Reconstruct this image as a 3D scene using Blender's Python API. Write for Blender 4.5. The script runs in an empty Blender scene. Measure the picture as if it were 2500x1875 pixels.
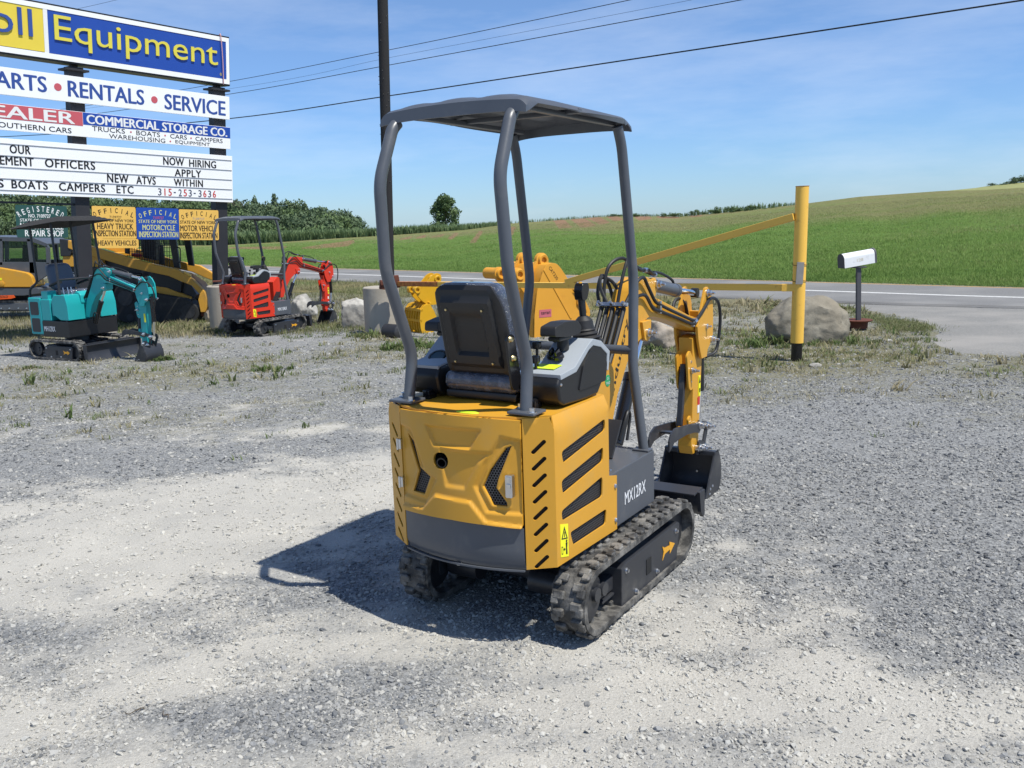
import bpy, bmesh, math, random
import numpy as np
from mathutils import Vector, Matrix, Euler
from mathutils.geometry import delaunay_2d_cdt
R = math.radians
random.seed(7)
scene = bpy.context.scene
COL = scene.collection
# ------------------------------------------------------------------ camera
F_PX, PITCH, ROLL, CAM_H = 2220.7, .1841, -.0342, 1.782756      # focal length in pixels of a 2500 px wide frame
def _basis():
    w = Vector((0, math.cos(PITCH), -math.sin(PITCH))); r0 = Vector((1, 0, 0)); u0 = r0.cross(w)
    r = math.cos(ROLL)*r0 + math.sin(ROLL)*u0
    u = -math.sin(ROLL)*r0 + math.cos(ROLL)*u0
    return r, u, w
CR, CU, CW = _basis()
cam_d = bpy.data.cameras.new("camera"); cam = bpy.data.objects.new("camera", cam_d); COL.objects.link(cam)
cam_d.sensor_width = 36; cam_d.lens = F_PX/2500*36; cam_d.clip_end = 3000; cam_d.clip_start = .05
M = Matrix((CR, CU, -CW)).transposed().to_4x4(); M.translation = (0, 0, CAM_H)
cam.matrix_world = M
scene.camera = cam
# ------------------------------------------------------------------ sun, sky, exposure
SUN_EL, SUN_AZ = R(62), R(129)          # azimuth clockwise from +Y
sun_dir = Vector((math.sin(SUN_AZ)*math.cos(SUN_EL), math.cos(SUN_AZ)*math.cos(SUN_EL), math.sin(SUN_EL)))
sd = bpy.data.lights.new("sun", 'SUN'); sd.energy = 4.3; sd.angle = R(.53); sd.color = (1, .965, .875)
sun = bpy.data.objects.new("sun", sd); COL.objects.link(sun)
sun.rotation_euler = sun_dir.to_track_quat('Z', 'Y').to_euler(); sun.location = (6, -6, 20)
world = bpy.data.worlds.new("World"); scene.world = world; world.use_nodes = True
def build_world():
    nt = world.node_tree; nt.nodes.clear(); N = nt.nodes.new; L = nt.links.new
    sky = N('ShaderNodeTexSky'); sky.sky_type = 'NISHITA'; sky.sun_disc = False
    sky.sun_elevation = SUN_EL; sky.sun_rotation = SUN_AZ
    sky.air_density = 1.0; sky.dust_density = 0.05; sky.ozone_density = 3.0; sky.altitude = 300
    tc = N('ShaderNodeTexCoord'); mp = N('ShaderNodeMapping'); mp.inputs['Scale'].default_value = (1.0, 1.0, 5.0)
    mp.inputs['Rotation'].default_value = (0, R(-9), 0)
    no = N('ShaderNodeTexNoise'); no.inputs['Scale'].default_value = 2.3; no.inputs['Detail'].default_value = 7; no.inputs['Roughness'].default_value = .6
    cr = N('ShaderNodeValToRGB'); cr.color_ramp.elements[0].position = .47; cr.color_ramp.elements[1].position = .85
    cr.color_ramp.elements[0].color = (0, 0, 0, 1); cr.color_ramp.elements[1].color = (.34, .34, .34, 1)
    mx = N('ShaderNodeMix'); mx.data_type = 'RGBA'; mx.inputs['B'].default_value = (8.5, 8.9, 9.6, 1)
    bg = N('ShaderNodeBackground'); bg.inputs['Strength'].default_value = .092; out = N('ShaderNodeOutputWorld')
    L(tc.outputs['Generated'], mp.inputs['Vector']); L(mp.outputs[0], no.inputs['Vector']); L(no.outputs['Fac'], cr.inputs['Fac'])
    tint = N('ShaderNodeMix'); tint.data_type = 'RGBA'; tint.blend_type = 'MULTIPLY'; tint.inputs['Factor'].default_value = 1; tint.inputs['B'].default_value = (.92, 1.0, 1.12, 1)
    L(sky.outputs[0], tint.inputs['A'])
    sx = N('ShaderNodeSeparateXYZ'); L(tc.outputs['Generated'], sx.inputs[0])
    gr = N('ShaderNodeValToRGB'); e = gr.color_ramp.elements; e[0].position = 0; e[0].color = (.52, .71, 1.0, 1); e[1].position = .32; e[1].color = (1, 1, 1, 1); L(sx.outputs[2], gr.inputs[0])
    t2 = N('ShaderNodeMix'); t2.data_type = 'RGBA'; t2.blend_type = 'MULTIPLY'; t2.inputs['Factor'].default_value = 1; L(tint.outputs['Result'], t2.inputs['A']); L(gr.outputs[0], t2.inputs['B'])
    L(cr.outputs['Color'], mx.inputs['Factor']); L(t2.outputs['Result'], mx.inputs['A']); L(mx.outputs['Result'], bg.inputs['Color']); L(bg.outputs[0], out.inputs[0])
build_world()
scene.view_settings.view_transform = 'Standard'; scene.view_settings.look = 'None'
scene.view_settings.exposure = 0.42; scene.view_settings.gamma = 1.0
scene.render.film_transparent = False
scene.cycles.max_bounces = 6; scene.cycles.transparent_max_bounces = 12
scene.cycles.use_denoising = True
# ------------------------------------------------------------------ ground shape and pixel helpers (2500 px frame)
def G(y):
    """the lot falls gently away from the camera, then levels out towards the road"""
    if y < 5: return 0.0
    if y < 7: return -.028*(y-5)**2/4
    if y < 17: return -.028*(y-6)
    if y < 21: t = y-17; return -.308-.028*(t-t*t/8)
    return -.364
def ray(px, py):
    px, py = float(px), float(py)
    return CW + (px-1250)/F_PX*CR + (937.5-py)/F_PX*CU
def at(px, py, Y):
    d = ray(px, py); return Vector((0, 0, CAM_H)) + d*float(Y/d.y)
def gnd(px, py):
    d = ray(px, py); lo, hi = .5, 900.
    for _ in range(60):
        m = (lo+hi)/2
        if CAM_H + d.z/d.y*m - G(m) > 0: lo = m
        else: hi = m
    return Vector((d.x/d.y*lo, lo, G(lo)))
# ------------------------------------------------------------------ value noise for scattering
_rng = np.random.default_rng(11); _lat = _rng.random((256, 256))
def vnoise(x, y):
    x = np.asarray(x, float); y = np.asarray(y, float)
    xi = np.floor(x).astype(int); yi = np.floor(y).astype(int); fx = x-xi; fy = y-yi
    fx = fx*fx*(3-2*fx); fy = fy*fy*(3-2*fy); a = lambda i, j: _lat[i & 255, j & 255]
    return (a(xi, yi)*(1-fx)+a(xi+1, yi)*fx)*(1-fy)+(a(xi, yi+1)*(1-fx)+a(xi+1, yi+1)*fx)*fy
def fbm(x, y, o=4):
    s = 0; w = .5; t = 0
    for i in range(o):
        s = s+w*vnoise(x*2**i+17*i, y*2**i+31*i); t += w; w *= .55
    return s/t
# ------------------------------------------------------------------ materials
def new_mat(name):
    m = bpy.data.materials.new(name); m.use_nodes = True; nt = m.node_tree
    return m, nt, nt.nodes['Principled BSDF'], nt.nodes.new, nt.links.new
def paint(name, col, rough=.4, var=.10, metal=0, bump=.0, scale=6, dirt=None, dirt_amt=0.0, dirt_scale=3, coat=0, spec=.5, lo=.52, hi=.72):
    """a painted or moulded surface: slight colour and gloss variation, optional worn or dusty patches"""
    m, nt, b, N, L = new_mat(name)
    tc = N('ShaderNodeTexCoord'); no = N('ShaderNodeTexNoise'); no.inputs['Scale'].default_value = scale; no.inputs['Detail'].default_value = 6
    L(tc.outputs['Object'], no.inputs['Vector'])
    mr = N('ShaderNodeMapRange'); mr.inputs['To Min'].default_value = 1-var; mr.inputs['To Max'].default_value = 1+var
    L(no.outputs['Fac'], mr.inputs['Value'])
    mul = N('ShaderNodeMix'); mul.data_type = 'RGBA'; mul.blend_type = 'MULTIPLY'; mul.inputs['Factor'].default_value = 1
    mul.inputs['A'].default_value = (*col, 1); L(mr.outputs[0], mul.inputs['B'])
    colout = mul.outputs['Result']
    if dirt:
        n2 = N('ShaderNodeTexNoise'); n2.inputs['Scale'].default_value = dirt_scale; n2.inputs['Detail'].default_value = 8; n2.inputs['Roughness'].default_value = .65
        L(tc.outputs['Object'], n2.inputs['Vector'])
        m2 = N('ShaderNodeMapRange'); m2.inputs['From Min'].default_value = lo; m2.inputs['From Max'].default_value = hi; m2.inputs['To Max'].default_value = dirt_amt
        L(n2.outputs['Fac'], m2.inputs['Value'])
        dm = N('ShaderNodeMix'); dm.data_type = 'RGBA'; dm.inputs['B'].default_value = (*dirt, 1)
        L(m2.outputs[0], dm.inputs['Factor']); L(colout, dm.inputs['A']); colout = dm.outputs['Result']
    L(colout, b.inputs['Base Color'])
    r = N('ShaderNodeMapRange'); r.inputs['To Min'].default_value = max(.03, rough-.07); r.inputs['To Max'].default_value = min(1, rough+.1)
    L(no.outputs['Fac'], r.inputs['Value']); L(r.outputs[0], b.inputs['Roughness'])
    b.inputs['Metallic'].default_value = metal; b.inputs['Coat Weight'].default_value = coat; b.inputs['Specular IOR Level'].default_value = spec
    if bump:
        bp = N('ShaderNodeBump'); bp.inputs['Strength'].default_value = bump; bp.inputs['Distance'].default_value = .01
        n3 = N('ShaderNodeTexNoise'); n3.inputs['Scale'].default_value = scale*8; n3.inputs['Detail'].default_value = 4
        L(tc.outputs['Object'], n3.inputs['Vector']); L(n3.outputs['Fac'], bp.inputs['Height']); L(bp.outputs[0], b.inputs['Normal'])
    return m
def mesh_screen(name, scale, col=(.16, .16, .165), hole=.33):
    """perforated sheet: real see-through holes between thin metal webs"""
    m, nt, b, N, L = new_mat(name)
    tc = N('ShaderNodeTexCoord'); sep = N('ShaderNodeSeparateXYZ'); L(tc.outputs['UV'], sep.inputs[0])
    cb = N('ShaderNodeCombineXYZ'); L(sep.outputs[0], cb.inputs[0]); L(sep.outputs[1], cb.inputs[1])
    def dots(off):
        mp = N('ShaderNodeMapping'); mp.inputs['Scale'].default_value = (scale, scale*.58, 1); mp.inputs['Location'].default_value = (off, off, 0)
        L(cb.outputs[0], mp.inputs['Vector']); fr = N('ShaderNodeVectorMath'); fr.operation = 'FRACTION'; L(mp.outputs[0], fr.inputs[0])
        sb = N('ShaderNodeVectorMath'); sb.operation = 'SUBTRACT'; sb.inputs[1].default_value = (.5, .5, 0); L(fr.outputs[0], sb.inputs[0])
        sc = N('ShaderNodeVectorMath'); sc.operation = 'MULTIPLY'; sc.inputs[1].default_value = (1, 1/.58*1.0, 0); L(sb.outputs[0], sc.inputs[0])
        ln = N('ShaderNodeVectorMath'); ln.operation = 'LENGTH'; L(sc.outputs[0], ln.inputs[0])
        lt = N('ShaderNodeMath'); lt.operation = 'LESS_THAN'; lt.inputs[1].default_value = hole; L(ln.outputs['Value'], lt.inputs[0]); return lt
    a, c = dots(0), dots(.5)
    mxm = N('ShaderNodeMath'); mxm.operation = 'MAXIMUM'; L(a.outputs[0], mxm.inputs[0]); L(c.outputs[0], mxm.inputs[1])
    tr = N('ShaderNodeBsdfTransparent'); ms = N('ShaderNodeMixShader'); out = nt.nodes['Material Output']
    b.inputs['Base Color'].default_value = (*col, 1); b.inputs['Roughness'].default_value = .45; b.inputs['Metallic'].default_value = .3
    L(mxm.outputs[0], ms.inputs[0]); L(b.outputs[0], ms.inputs[1]); L(tr.outputs[0], ms.inputs[2]); L(ms.outputs[0], out.inputs[0])
    return m
def glass(name, tint=(.75, .85, .8), a=.25):
    m, nt, b, N, L = new_mat(name)
    b.inputs['Base Color'].default_value = (.02, .03, .03, 1); b.inputs['Roughness'].default_value = .05
    tr = N('ShaderNodeBsdfTransparent'); tr.inputs[0].default_value = (*tint, 1); ms = N('ShaderNodeMixShader'); ms.inputs[0].default_value = 1-a
    L(b.outputs[0], ms.inputs[1]); L(tr.outputs[0], ms.inputs[2]); L(ms.outputs[0], nt.nodes['Material Output'].inputs[0]); return m
YEL = (.62, .308, .027)
MT = dict(
    signwhite=paint('sign_white', (.90, .90, .89), .5, .02, scale=2, dirt=(.66, .65, .62), dirt_amt=.35, dirt_scale=2.5, lo=.58, hi=.85),
    yellow=paint('yellow_paint', YEL, .38, .05, scale=4, bump=.02, dirt=(.42, .30, .12), dirt_amt=.25, dirt_scale=5),
    red=paint('red_paint', (.62, .035, .012), .36, .06, scale=4),
    teal=paint('teal_paint', (.015, .36, .37), .36, .06, scale=4),
    grey=paint('grey_paint', (.080, .088, .103), .36, .10, scale=7, bump=.03, dirt=(.16, .155, .15), dirt_amt=.5, dirt_scale=7, lo=.55, hi=.8),
    frame=paint('dark_frame_paint', (.03, .032, .038), .38, .15, scale=7, dirt=(.2, .19, .17), dirt_amt=.35, dirt_scale=6, lo=.55, hi=.8),
    darkgrey=paint('dark_steel', (.022, .023, .027), .4, .15, scale=8, bump=.03, dirt=(.12, .12, .12), dirt_amt=.3),
    black=paint('black_plastic', (.012, .012, .013), .38, .12, scale=9, bump=.02),
    vinyl=paint('black_vinyl', (.018, .017, .017), .5, .15, scale=5, bump=.12),
    gloss=paint('gloss_black', (.01, .01, .012), .18, .1, scale=5),
    film=paint('clear_film_over_vinyl', (.05, .06, .09), .12, .5, scale=22, bump=.9, coat=1, dirt=(.3, .33, .42), dirt_amt=.7, dirt_scale=16, lo=.5, hi=.75),
    shell=paint('grey_shell', (.34, .37, .40), .42, .04, scale=6),
    rubber=paint('track_rubber', (.035, .034, .033), .62, .25, scale=14, bump=.25, dirt=(.29, .275, .25), dirt_amt=.75, dirt_scale=13, lo=.42, hi=.68),
    rubber_side=paint('hose_rubber', (.014, .014, .015), .5, .2, scale=10),
    chrome=paint('chrome', (.75, .76, .78), .12, .05, metal=1),
    zinc=paint('zinc', (.62, .63, .65), .3, .15, metal=1, scale=20),
    brass=paint('brass_bolt', (.6, .5, .28), .35, .1, metal=1),
    white=paint('white_paint', (.8, .8, .78), .45, .04),
    letter=paint('white_lettering', (.72, .73, .75), .5, .05),
    decal=paint('yellow_decal', (.85, .83, .02), .45, .05),
    lime=paint('lime_decal', (.62, .82, .03), .45, .05),
    arrow=paint('arrow_decal', (.75, .36, .02), .45, .05),
    ink=paint('black_ink', (.012, .012, .014), .5, .05),
    redink=paint('red_ink', (.55, .03, .03), .5, .05),
    green=paint('green_decal', (.02, .33, .12), .45, .05),
    pinkred=paint('faded_red', (.45, .05, .05), .5, .2, scale=30),
    screen=mesh_screen('perforated_screen', 84, (.085, .085, .09), .37),
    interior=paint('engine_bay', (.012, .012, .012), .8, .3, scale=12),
    gauge=paint('gauge_glass', (.03, .07, .09), .08, .2),
    orange=paint('orange_sign', (.75, .10, .01), .5, .05),
    glass=glass('cab_glass'),
    concrete=paint('concrete', (.37, .335, .28), .9, .10, scale=3, bump=.35, dirt=(.2, .18, .15), dirt_amt=.55, dirt_scale=2.2, lo=.5, hi=.75),
    gate=paint('gate_yellow', (.86, .50, .075), .45, .07, scale=3, bump=.03, dirt=(.30, .12, .03), dirt_amt=.55, dirt_scale=9, lo=.60, hi=.78),
    rust=paint('rust', (.12, .035, .018), .8, .3, scale=12, bump=.3, dirt=(.05, .02, .015), dirt_amt=.8, dirt_scale=8),
    rustpaint=paint('rusting_yellow', (.5, .19, .03), .6, .2, scale=9, dirt=(.28, .07, .02), dirt_amt=.9, dirt_scale=16, lo=.38, hi=.6),
    bucketyel=paint('bucket_yellow', (.66, .31, .028), .5, .09, scale=3, bump=.06, dirt=(.45, .13, .02), dirt_amt=.7, dirt_scale=4, lo=.60, hi=.8),
    matteblack=paint('matte_black', (.014, .014, .015), .8, .1),
    slotyel=paint('slotted_bucket_yellow', (.62, .34, .012), .42, .10, scale=5, dirt=(.40, .2, .03), dirt_amt=.5, dirt_scale=7, lo=.55, hi=.8),
    brightyel=paint('bright_yellow', (.66, .43, .008), .4, .06, scale=4),
    galv=paint('galvanised', (.30, .28, .26), .5, .2, scale=12, metal=.3),
    post=paint('grey_post', (.075, .075, .085), .6, .2, scale=10, bump=.1),
    signpost=paint('sign_post_steel', (.022, .022, .026), .55, .15, scale=6),
    pole=paint('utility_pole_wood', (.016, .015, .016), .85, .3, scale=20, bump=.5),
    tanarm=paint('loader_yellow', (.60, .31, .035), .5, .08, scale=3, dirt=(.25, .16, .07), dirt_amt=.5, dirt_scale=3),
)
for k in ('film',): pass
def add_to_decal(m): return m
# ------------------------------------------------------------------ mesh builder
class MB:
    def __init__(s): s.bm = bmesh.new(); s.mi = 0; s.uv = None; s.bevelled = False
    def _new(s, verts, faces, bev=0, seg=2, mat=None):
        bm = s.bm; vs = [bm.verts.new(v) for v in verts]; fs = []
        for f in faces:
            try: fc = bm.faces.new([vs[i] for i in f]); fc.material_index = s.mi if mat is None else mat; fs.append(fc)
            except ValueError: pass
        bmesh.ops.recalc_face_normals(bm, faces=fs)
        if bev > 0:
            es = {e for f in fs for e in f.edges}
            es = [e for e in es if len(e.link_faces) == 2 and e.calc_face_angle(0) > R(28)]
            s.bevelled = True
            if es: bmesh.ops.bevel(bm, geom=es, offset=bev, segments=seg, profile=.5, affect='EDGES', clamp_overlap=True)
        return vs
    def box(s, c, d, rot=None, bev=0, seg=2):
        h = [x/2 for x in d]; v = []
        for z in (-1, 1):
            for x, y in ((-1, -1), (1, -1), (1, 1), (-1, 1)):
                p = Vector((x*h[0], y*h[1], z*h[2]))
                if rot is not None: p = rot @ p
                v.append(p+Vector(c))
        s._new(v, [(0, 3, 2, 1), (4, 5, 6, 7), (0, 1, 5, 4), (1, 2, 6, 5), (2, 3, 7, 6), (3, 0, 4, 7)], bev, seg); return s
    def beam(s, p0, p1, w, h, up=(0, 0, 1), bev=0):
        p0 = Vector(p0); p1 = Vector(p1); d = p1-p0; L = d.length; z = d.normalized(); x = z.cross(Vector(up))
        if x.length < 1e-4: x = z.cross(Vector((0, 1, 0)))
        x.normalize(); y = z.cross(x)
        return s.box((p0+p1)/2, (w, h, L), Matrix((x, y, z)).transposed(), bev)
    def cyl(s, p0, p1, r, r2=None, seg=16, bev=0, caps=True):
        p0 = Vector(p0); p1 = Vector(p1); d = (p1-p0).normalized(); a = d.orthogonal().normalized(); b = d.cross(a); r2 = r if r2 is None else r2
        v = [p0+(a*math.cos(t)+b*math.sin(t))*r for t in [2*math.pi*i/seg for i in range(seg)]]
        v += [p1+(a*math.cos(t)+b*math.sin(t))*r2 for t in [2*math.pi*i/seg for i in range(seg)]]
        f = [(i, (i+1) % seg, seg+(i+1) % seg, seg+i) for i in range(seg)]
        if caps: f += [tuple(range(seg))[::-1], tuple(range(seg, 2*seg))]
        s._new(v, f, bev); return s
    def lathe(s, prof, o, ax=(0, 0, 1), seg=24):
        o = Vector(o); d = Vector(ax).normalized(); a = d.orthogonal().normalized(); b = d.cross(a); v = []; f = []
        for r, h in prof:
            for i in range(seg):
                t = 2*math.pi*i/seg; v.append(o+d*h+(a*math.cos(t)+b*math.sin(t))*max(r, 1e-4))
        for k in range(len(prof)-1):
            for i in range(seg): f.append((k*seg+i, k*seg+(i+1) % seg, (k+1)*seg+(i+1) % seg, (k+1)*seg+i))
        s._new(v, f); return s
    def tube(s, pts, r, seg=10, round_=.0, steps=5, closed=False):
        pts = [Vector(p) for p in pts]
        if round_ > 0:
            q = [pts[0]]
            for i in range(1, len(pts)-1):
                a, b, c = pts[i-1], pts[i], pts[i+1]; d1 = (a-b); d2 = (c-b); k = min(round_, d1.length*.45, d2.length*.45)
                A = b+d1.normalized()*k; Cc = b+d2.normalized()*k
                for j in range(steps+1):
                    t = j/steps; q.append(A*(1-t)**2+b*2*t*(1-t)+Cc*t*t)
            q.append(pts[-1]); pts = q
        n = len(pts); v = []; f = []; prev = None
        for i, p in enumerate(pts):
            d = (pts[min(i+1, n-1)]-pts[max(i-1, 0)]).normalized()
            a = d.orthogonal().normalized() if prev is None else (prev-d*prev.dot(d)).normalized()
            prev = a; b = d.cross(a)
            for k in range(seg):
                t = 2*math.pi*k/seg; v.append(p+(a*math.cos(t)+b*math.sin(t))*r)
        for i in range(n-1):
            for k in range(seg): f.append((i*seg+k, i*seg+(k+1) % seg, (i+1)*seg+(k+1) % seg, (i+1)*seg+k))
        f += [tuple(range(seg))[::-1], tuple(range((n-1)*seg, n*seg))]
        s._new(v, f); return s
    def spline(s, pts, r, seg=8, n=6):
        """smooth tube through points (Catmull-Rom)"""
        P = [Vector(p) for p in pts]; P = [2*P[0]-P[1]]+P+[2*P[-1]-P[-2]]; q = []
        for i in range(1, len(P)-2):
            for j in range(n):
                t = j/n; a, b, c, d = P[i-1:i+3]
                q.append(.5*((2*b)+(c-a)*t+(2*a-5*b+4*c-d)*t*t+(3*b-a-3*c+d)*t**3))
        q.append(P[-2]); return s.tube(q, r, seg)
    def prism(s, poly, ax, d0, d1, bev=0, seg=2):
        mp = {'x': lambda a, b, d: (d, a, b), 'y': lambda a, b, d: (a, d, b), 'z': lambda a, b, d: (a, b, d)}[ax]
        n = len(poly); v = [mp(a, b, d0) for a, b in poly]+[mp(a, b, d1) for a, b in poly]
        f = [tuple(range(n)), tuple(range(n, 2*n))[::-1]]+[(i, (i+1) % n, n+(i+1) % n, n+i) for i in range(n)]
        s._new(v, f, bev, seg); return s
    def sheet(s, outer, holes, mapf, thick, step=.05, uv=False, walls=True, extra=()):
        """flat or bent plate with real openings; mapf(u, v, depth) -> point"""
        def inside(p, poly):
            x, y = p; c = False; n = len(poly)
            for i in range(n):
                x1, y1 = poly[i]; x2, y2 = poly[(i+1) % n]
                if (y1 > y) != (y2 > y) and x < (x2-x1)*(y-y1)/(y2-y1)+x1: c = not c
            return c
        V = []; E_ = []
        def loop(poly):
            b = len(V); pts = []
            for i in range(len(poly)):
                a = Vector(poly[i]); c = Vector(poly[(i+1) % len(poly)]); k = max(1, int((c-a).length/step))
                pts += [a.lerp(c, j/k) for j in range(k)]
            V.extend(pts); E_.extend((b+i, b+(i+1) % len(pts)) for i in range(len(pts)))
        loop(outer)
        for h in holes: loop(h)
        xs = [p[0] for p in outer]; ys = [p[1] for p in outer]
        nx = int((max(xs)-min(xs))/step); ny = int((max(ys)-min(ys))/step)
        for i in range(nx+1):
            for j in range(ny+1):
                p = (min(xs)+(i+.5*(j % 2))*step, min(ys)+(j+.13)*step)
                if inside(p, outer) and not any(inside(p, h) for h in holes): V.append(Vector(p))
        for p in extra: V.append(Vector(p))
        r = delaunay_2d_cdt(V, E_, [], 0, 1e-5); vv = r[0]; tri = []
        for t in r[2]:
            c = sum((vv[i] for i in t), Vector((0, 0)))/len(t)
            if inside(c, outer) and not any(inside(c, h) for h in holes): tri.append(t)
        cnt = {}
        for t in tri:
            for i in range(len(t)):
                a, b = t[i], t[(i+1) % len(t)]; cnt[(a, b)] = 1
        n = len(vv); P = [mapf(p[0], p[1], 0) for p in vv]
        F = [tuple(t) for t in tri]
        if walls:
            P += [mapf(p[0], p[1], thick) for p in vv]
            F += [tuple(i+n for i in t)[::-1] for t in tri]
            F += [(b, a, a+n, b+n) for (a, b) in cnt if (b, a) not in cnt]
        bm = s.bm; bv = [bm.verts.new(p) for p in P]
        if uv: lay = bm.loops.layers.uv.verify()
        for f in F:
            try: fc = bm.faces.new([bv[i] for i in f]); fc.material_index = s.mi
            except ValueError: continue
            if uv:
                for lp, i in zip(fc.loops, f): lp[lay].uv = vv[i % n]
        return s
    def raw(s, V, F):
        bm = s.bm; bv = [bm.verts.new(p) for p in V]
        for f in F:
            try: bm.faces.new([bv[i] for i in f]).material_index = s.mi
            except ValueError: pass
        return s
    def text(s, txt, mapf, box, bold=0, ext=0.0, mi=None, spacing=1.0, keep=False, align='L', shear=0):
        """lettering stretched to box (x0, y0, x1, y1) in the plane of mapf(u, v, out)"""
        V, F, w, h, x0, y0 = text_mesh(txt, 0, ext, spacing, shear); bx = (box[2]-box[0])/w; by = (box[3]-box[1])/h
        if mi is not None: s.mi = mi
        k = bold*h*by*.55
        for i, (du, dv) in enumerate([(0, 0)] if bold <= 0 else [(-k, 0), (0, -k*.35), (k, 0), (0, k*.35)]):   # heavier strokes
            s.raw([mapf(box[0]+(p[0]-x0)*bx+du, box[1]+(p[1]-y0)*by+dv, p[2]+i*.0002) for p in V], F)
        return s
    def done(s, name, mat, parent=None, sharp=32, label=None, flat=False, split=False):
        bm = s.bm
        if split:                                                    # every loose piece becomes a part of its own
            bm.verts.index_update(); seen = set(); first = None
            for v0 in list(bm.verts):
                if v0 in seen: continue
                st = [v0]; isl = []; seen.add(v0)
                while st:
                    v = st.pop(); isl.append(v)
                    for e in v.link_edges:
                        w = e.other_vert(v)
                        if w not in seen: seen.add(w); st.append(w)
                q = MB(); q.bevelled = s.bevelled; mp = {v: q.bm.verts.new(v.co) for v in isl}; uv0 = bm.loops.layers.uv.active; uv1 = q.bm.loops.layers.uv.verify() if uv0 else None
                for f in {f for v in isl for f in v.link_faces}:
                    nf = q.bm.faces.new([mp[v] for v in f.verts]); nf.material_index = f.material_index
                    if uv0:
                        for la, lb in zip(f.loops, nf.loops): lb[uv1].uv = la[uv0].uv
                o = q.done(name, mat, parent, sharp, label, flat); first = first or o
            bm.free(); return first
        bmesh.ops.remove_doubles(bm, verts=bm.verts, dist=1e-6)
        me = bpy.data.meshes.new(name); bm.to_mesh(me); bm.free()
        for m in (mat if isinstance(mat, (list, tuple)) else [mat]): me.materials.append(MT[m] if isinstance(m, str) else m)
        if not flat:
            me.shade_smooth(); me.set_sharp_from_angle(angle=R(sharp))
        o = bpy.data.objects.new(name, me); COL.objects.link(o)
        if s.bevelled and not flat:                                  # keep big faces flat beside their rounded edges
            wn = o.modifiers.new('normals', 'WEIGHTED_NORMAL'); wn.keep_sharp = True; wn.weight = 100
        if parent is not None: o.parent = parent
        if label: o['label'] = label
        return o
_tcache = {}
def text_mesh(txt, bold=0, ext=0, spacing=1.0, shear=0):
    k = (txt, bold, ext, spacing, shear)
    if k not in _tcache:
        c = bpy.data.curves.new('lettering', 'FONT'); c.body = txt; c.offset = bold; c.extrude = ext; c.space_character = spacing; c.resolution_u = 3; c.shear = shear
        o = bpy.data.objects.new('lettering', c); me = bpy.data.meshes.new_from_object(o)
        V = [tuple(v.co) for v in me.vertices]; F = [tuple(p.vertices) for p in me.polygons]
        V = [(a, b, cc+ext) for a, b, cc in V]
        bpy.data.objects.remove(o); bpy.data.curves.remove(c); bpy.data.meshes.remove(me)
        xs = [v[0] for v in V]; ys = [v[1] for v in V]
        _tcache[k] = (V, F, max(xs)-min(xs), max(ys)-min(ys), min(xs), min(ys))
    return _tcache[k]
def thing(name, label, cat, loc=(0, 0, 0), rz=0, group=None):
    o = bpy.data.objects.new(name, None); COL.objects.link(o); o.location = loc; o.rotation_euler = (0, 0, rz); o.empty_display_size = .1
    o['label'] = label; o['category'] = cat
    if group: o['group'] = group
    return o
def tag(o, label=None, cat=None, group=None, kind=None):
    if label: o['label'] = label
    if cat: o['category'] = cat
    if group: o['group'] = group
    if kind: o['kind'] = kind
    return o
def np_mesh(name, V, F, mats, parent=None, smooth=False, attr=None):
    """fast mesh from arrays; F is (n, k) with k = 3 or 4"""
    V = np.asarray(V, np.float32); F = np.asarray(F, np.int32); me = bpy.data.meshes.new(name); k = F.shape[1]
    me.vertices.add(len(V)); me.vertices.foreach_set('co', V.ravel())
    me.loops.add(F.size); me.loops.foreach_set('vertex_index', F.ravel())
    me.polygons.add(len(F)); me.polygons.foreach_set('loop_start', np.arange(0, F.size, k, dtype=np.int32))
    if attr is not None:
        for an, av in attr.items():
            a = me.attributes.new(an, 'FLOAT', 'POINT'); a.data.foreach_set('value', np.asarray(av, np.float32))
    me.update(); me.validate()
    if smooth: me.shade_smooth()
    for m in mats: me.materials.append(MT[m] if isinstance(m, str) else m)
    o = bpy.data.objects.new(name, me); COL.objects.link(o)
    if parent is not None: o.parent = parent
    return o
def mirx(poly): return [(-a, b) for a, b in poly][::-1]
def slot(c, L, w, ang, n=6):
    """rounded slot outline round centre c"""
    p = []; ca, sa = math.cos(ang), math.sin(ang); h = L/2-w/2
    for sgn in (1, -1):
        for i in range(n+1):
            t = -math.pi/2+math.pi*i/n + (0 if sgn > 0 else math.pi)
            x = sgn*h+math.cos(t)*w/2; y = math.sin(t)*w/2; p.append((c[0]+x*ca-y*sa, c[1]+x*sa+y*ca))
    return p
def rnd(poly, r, n=3):
    """round the corners of an outline"""
    out = []; P = [Vector(p) for p in poly]
    for i in range(len(P)):
        a, b, c = P[i-1], P[i], P[(i+1) % len(P)]; d1 = a-b; d2 = c-b; k = min(r, d1.length*.45, d2.length*.45)
        A = b+d1.normalized()*k; Cc = b+d2.normalized()*k
        for j in range(n+1):
            t = j/n; q = A*(1-t)**2+b*2*t*(1-t)+Cc*t*t; out.append((q.x, q.y))
    return out
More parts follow.
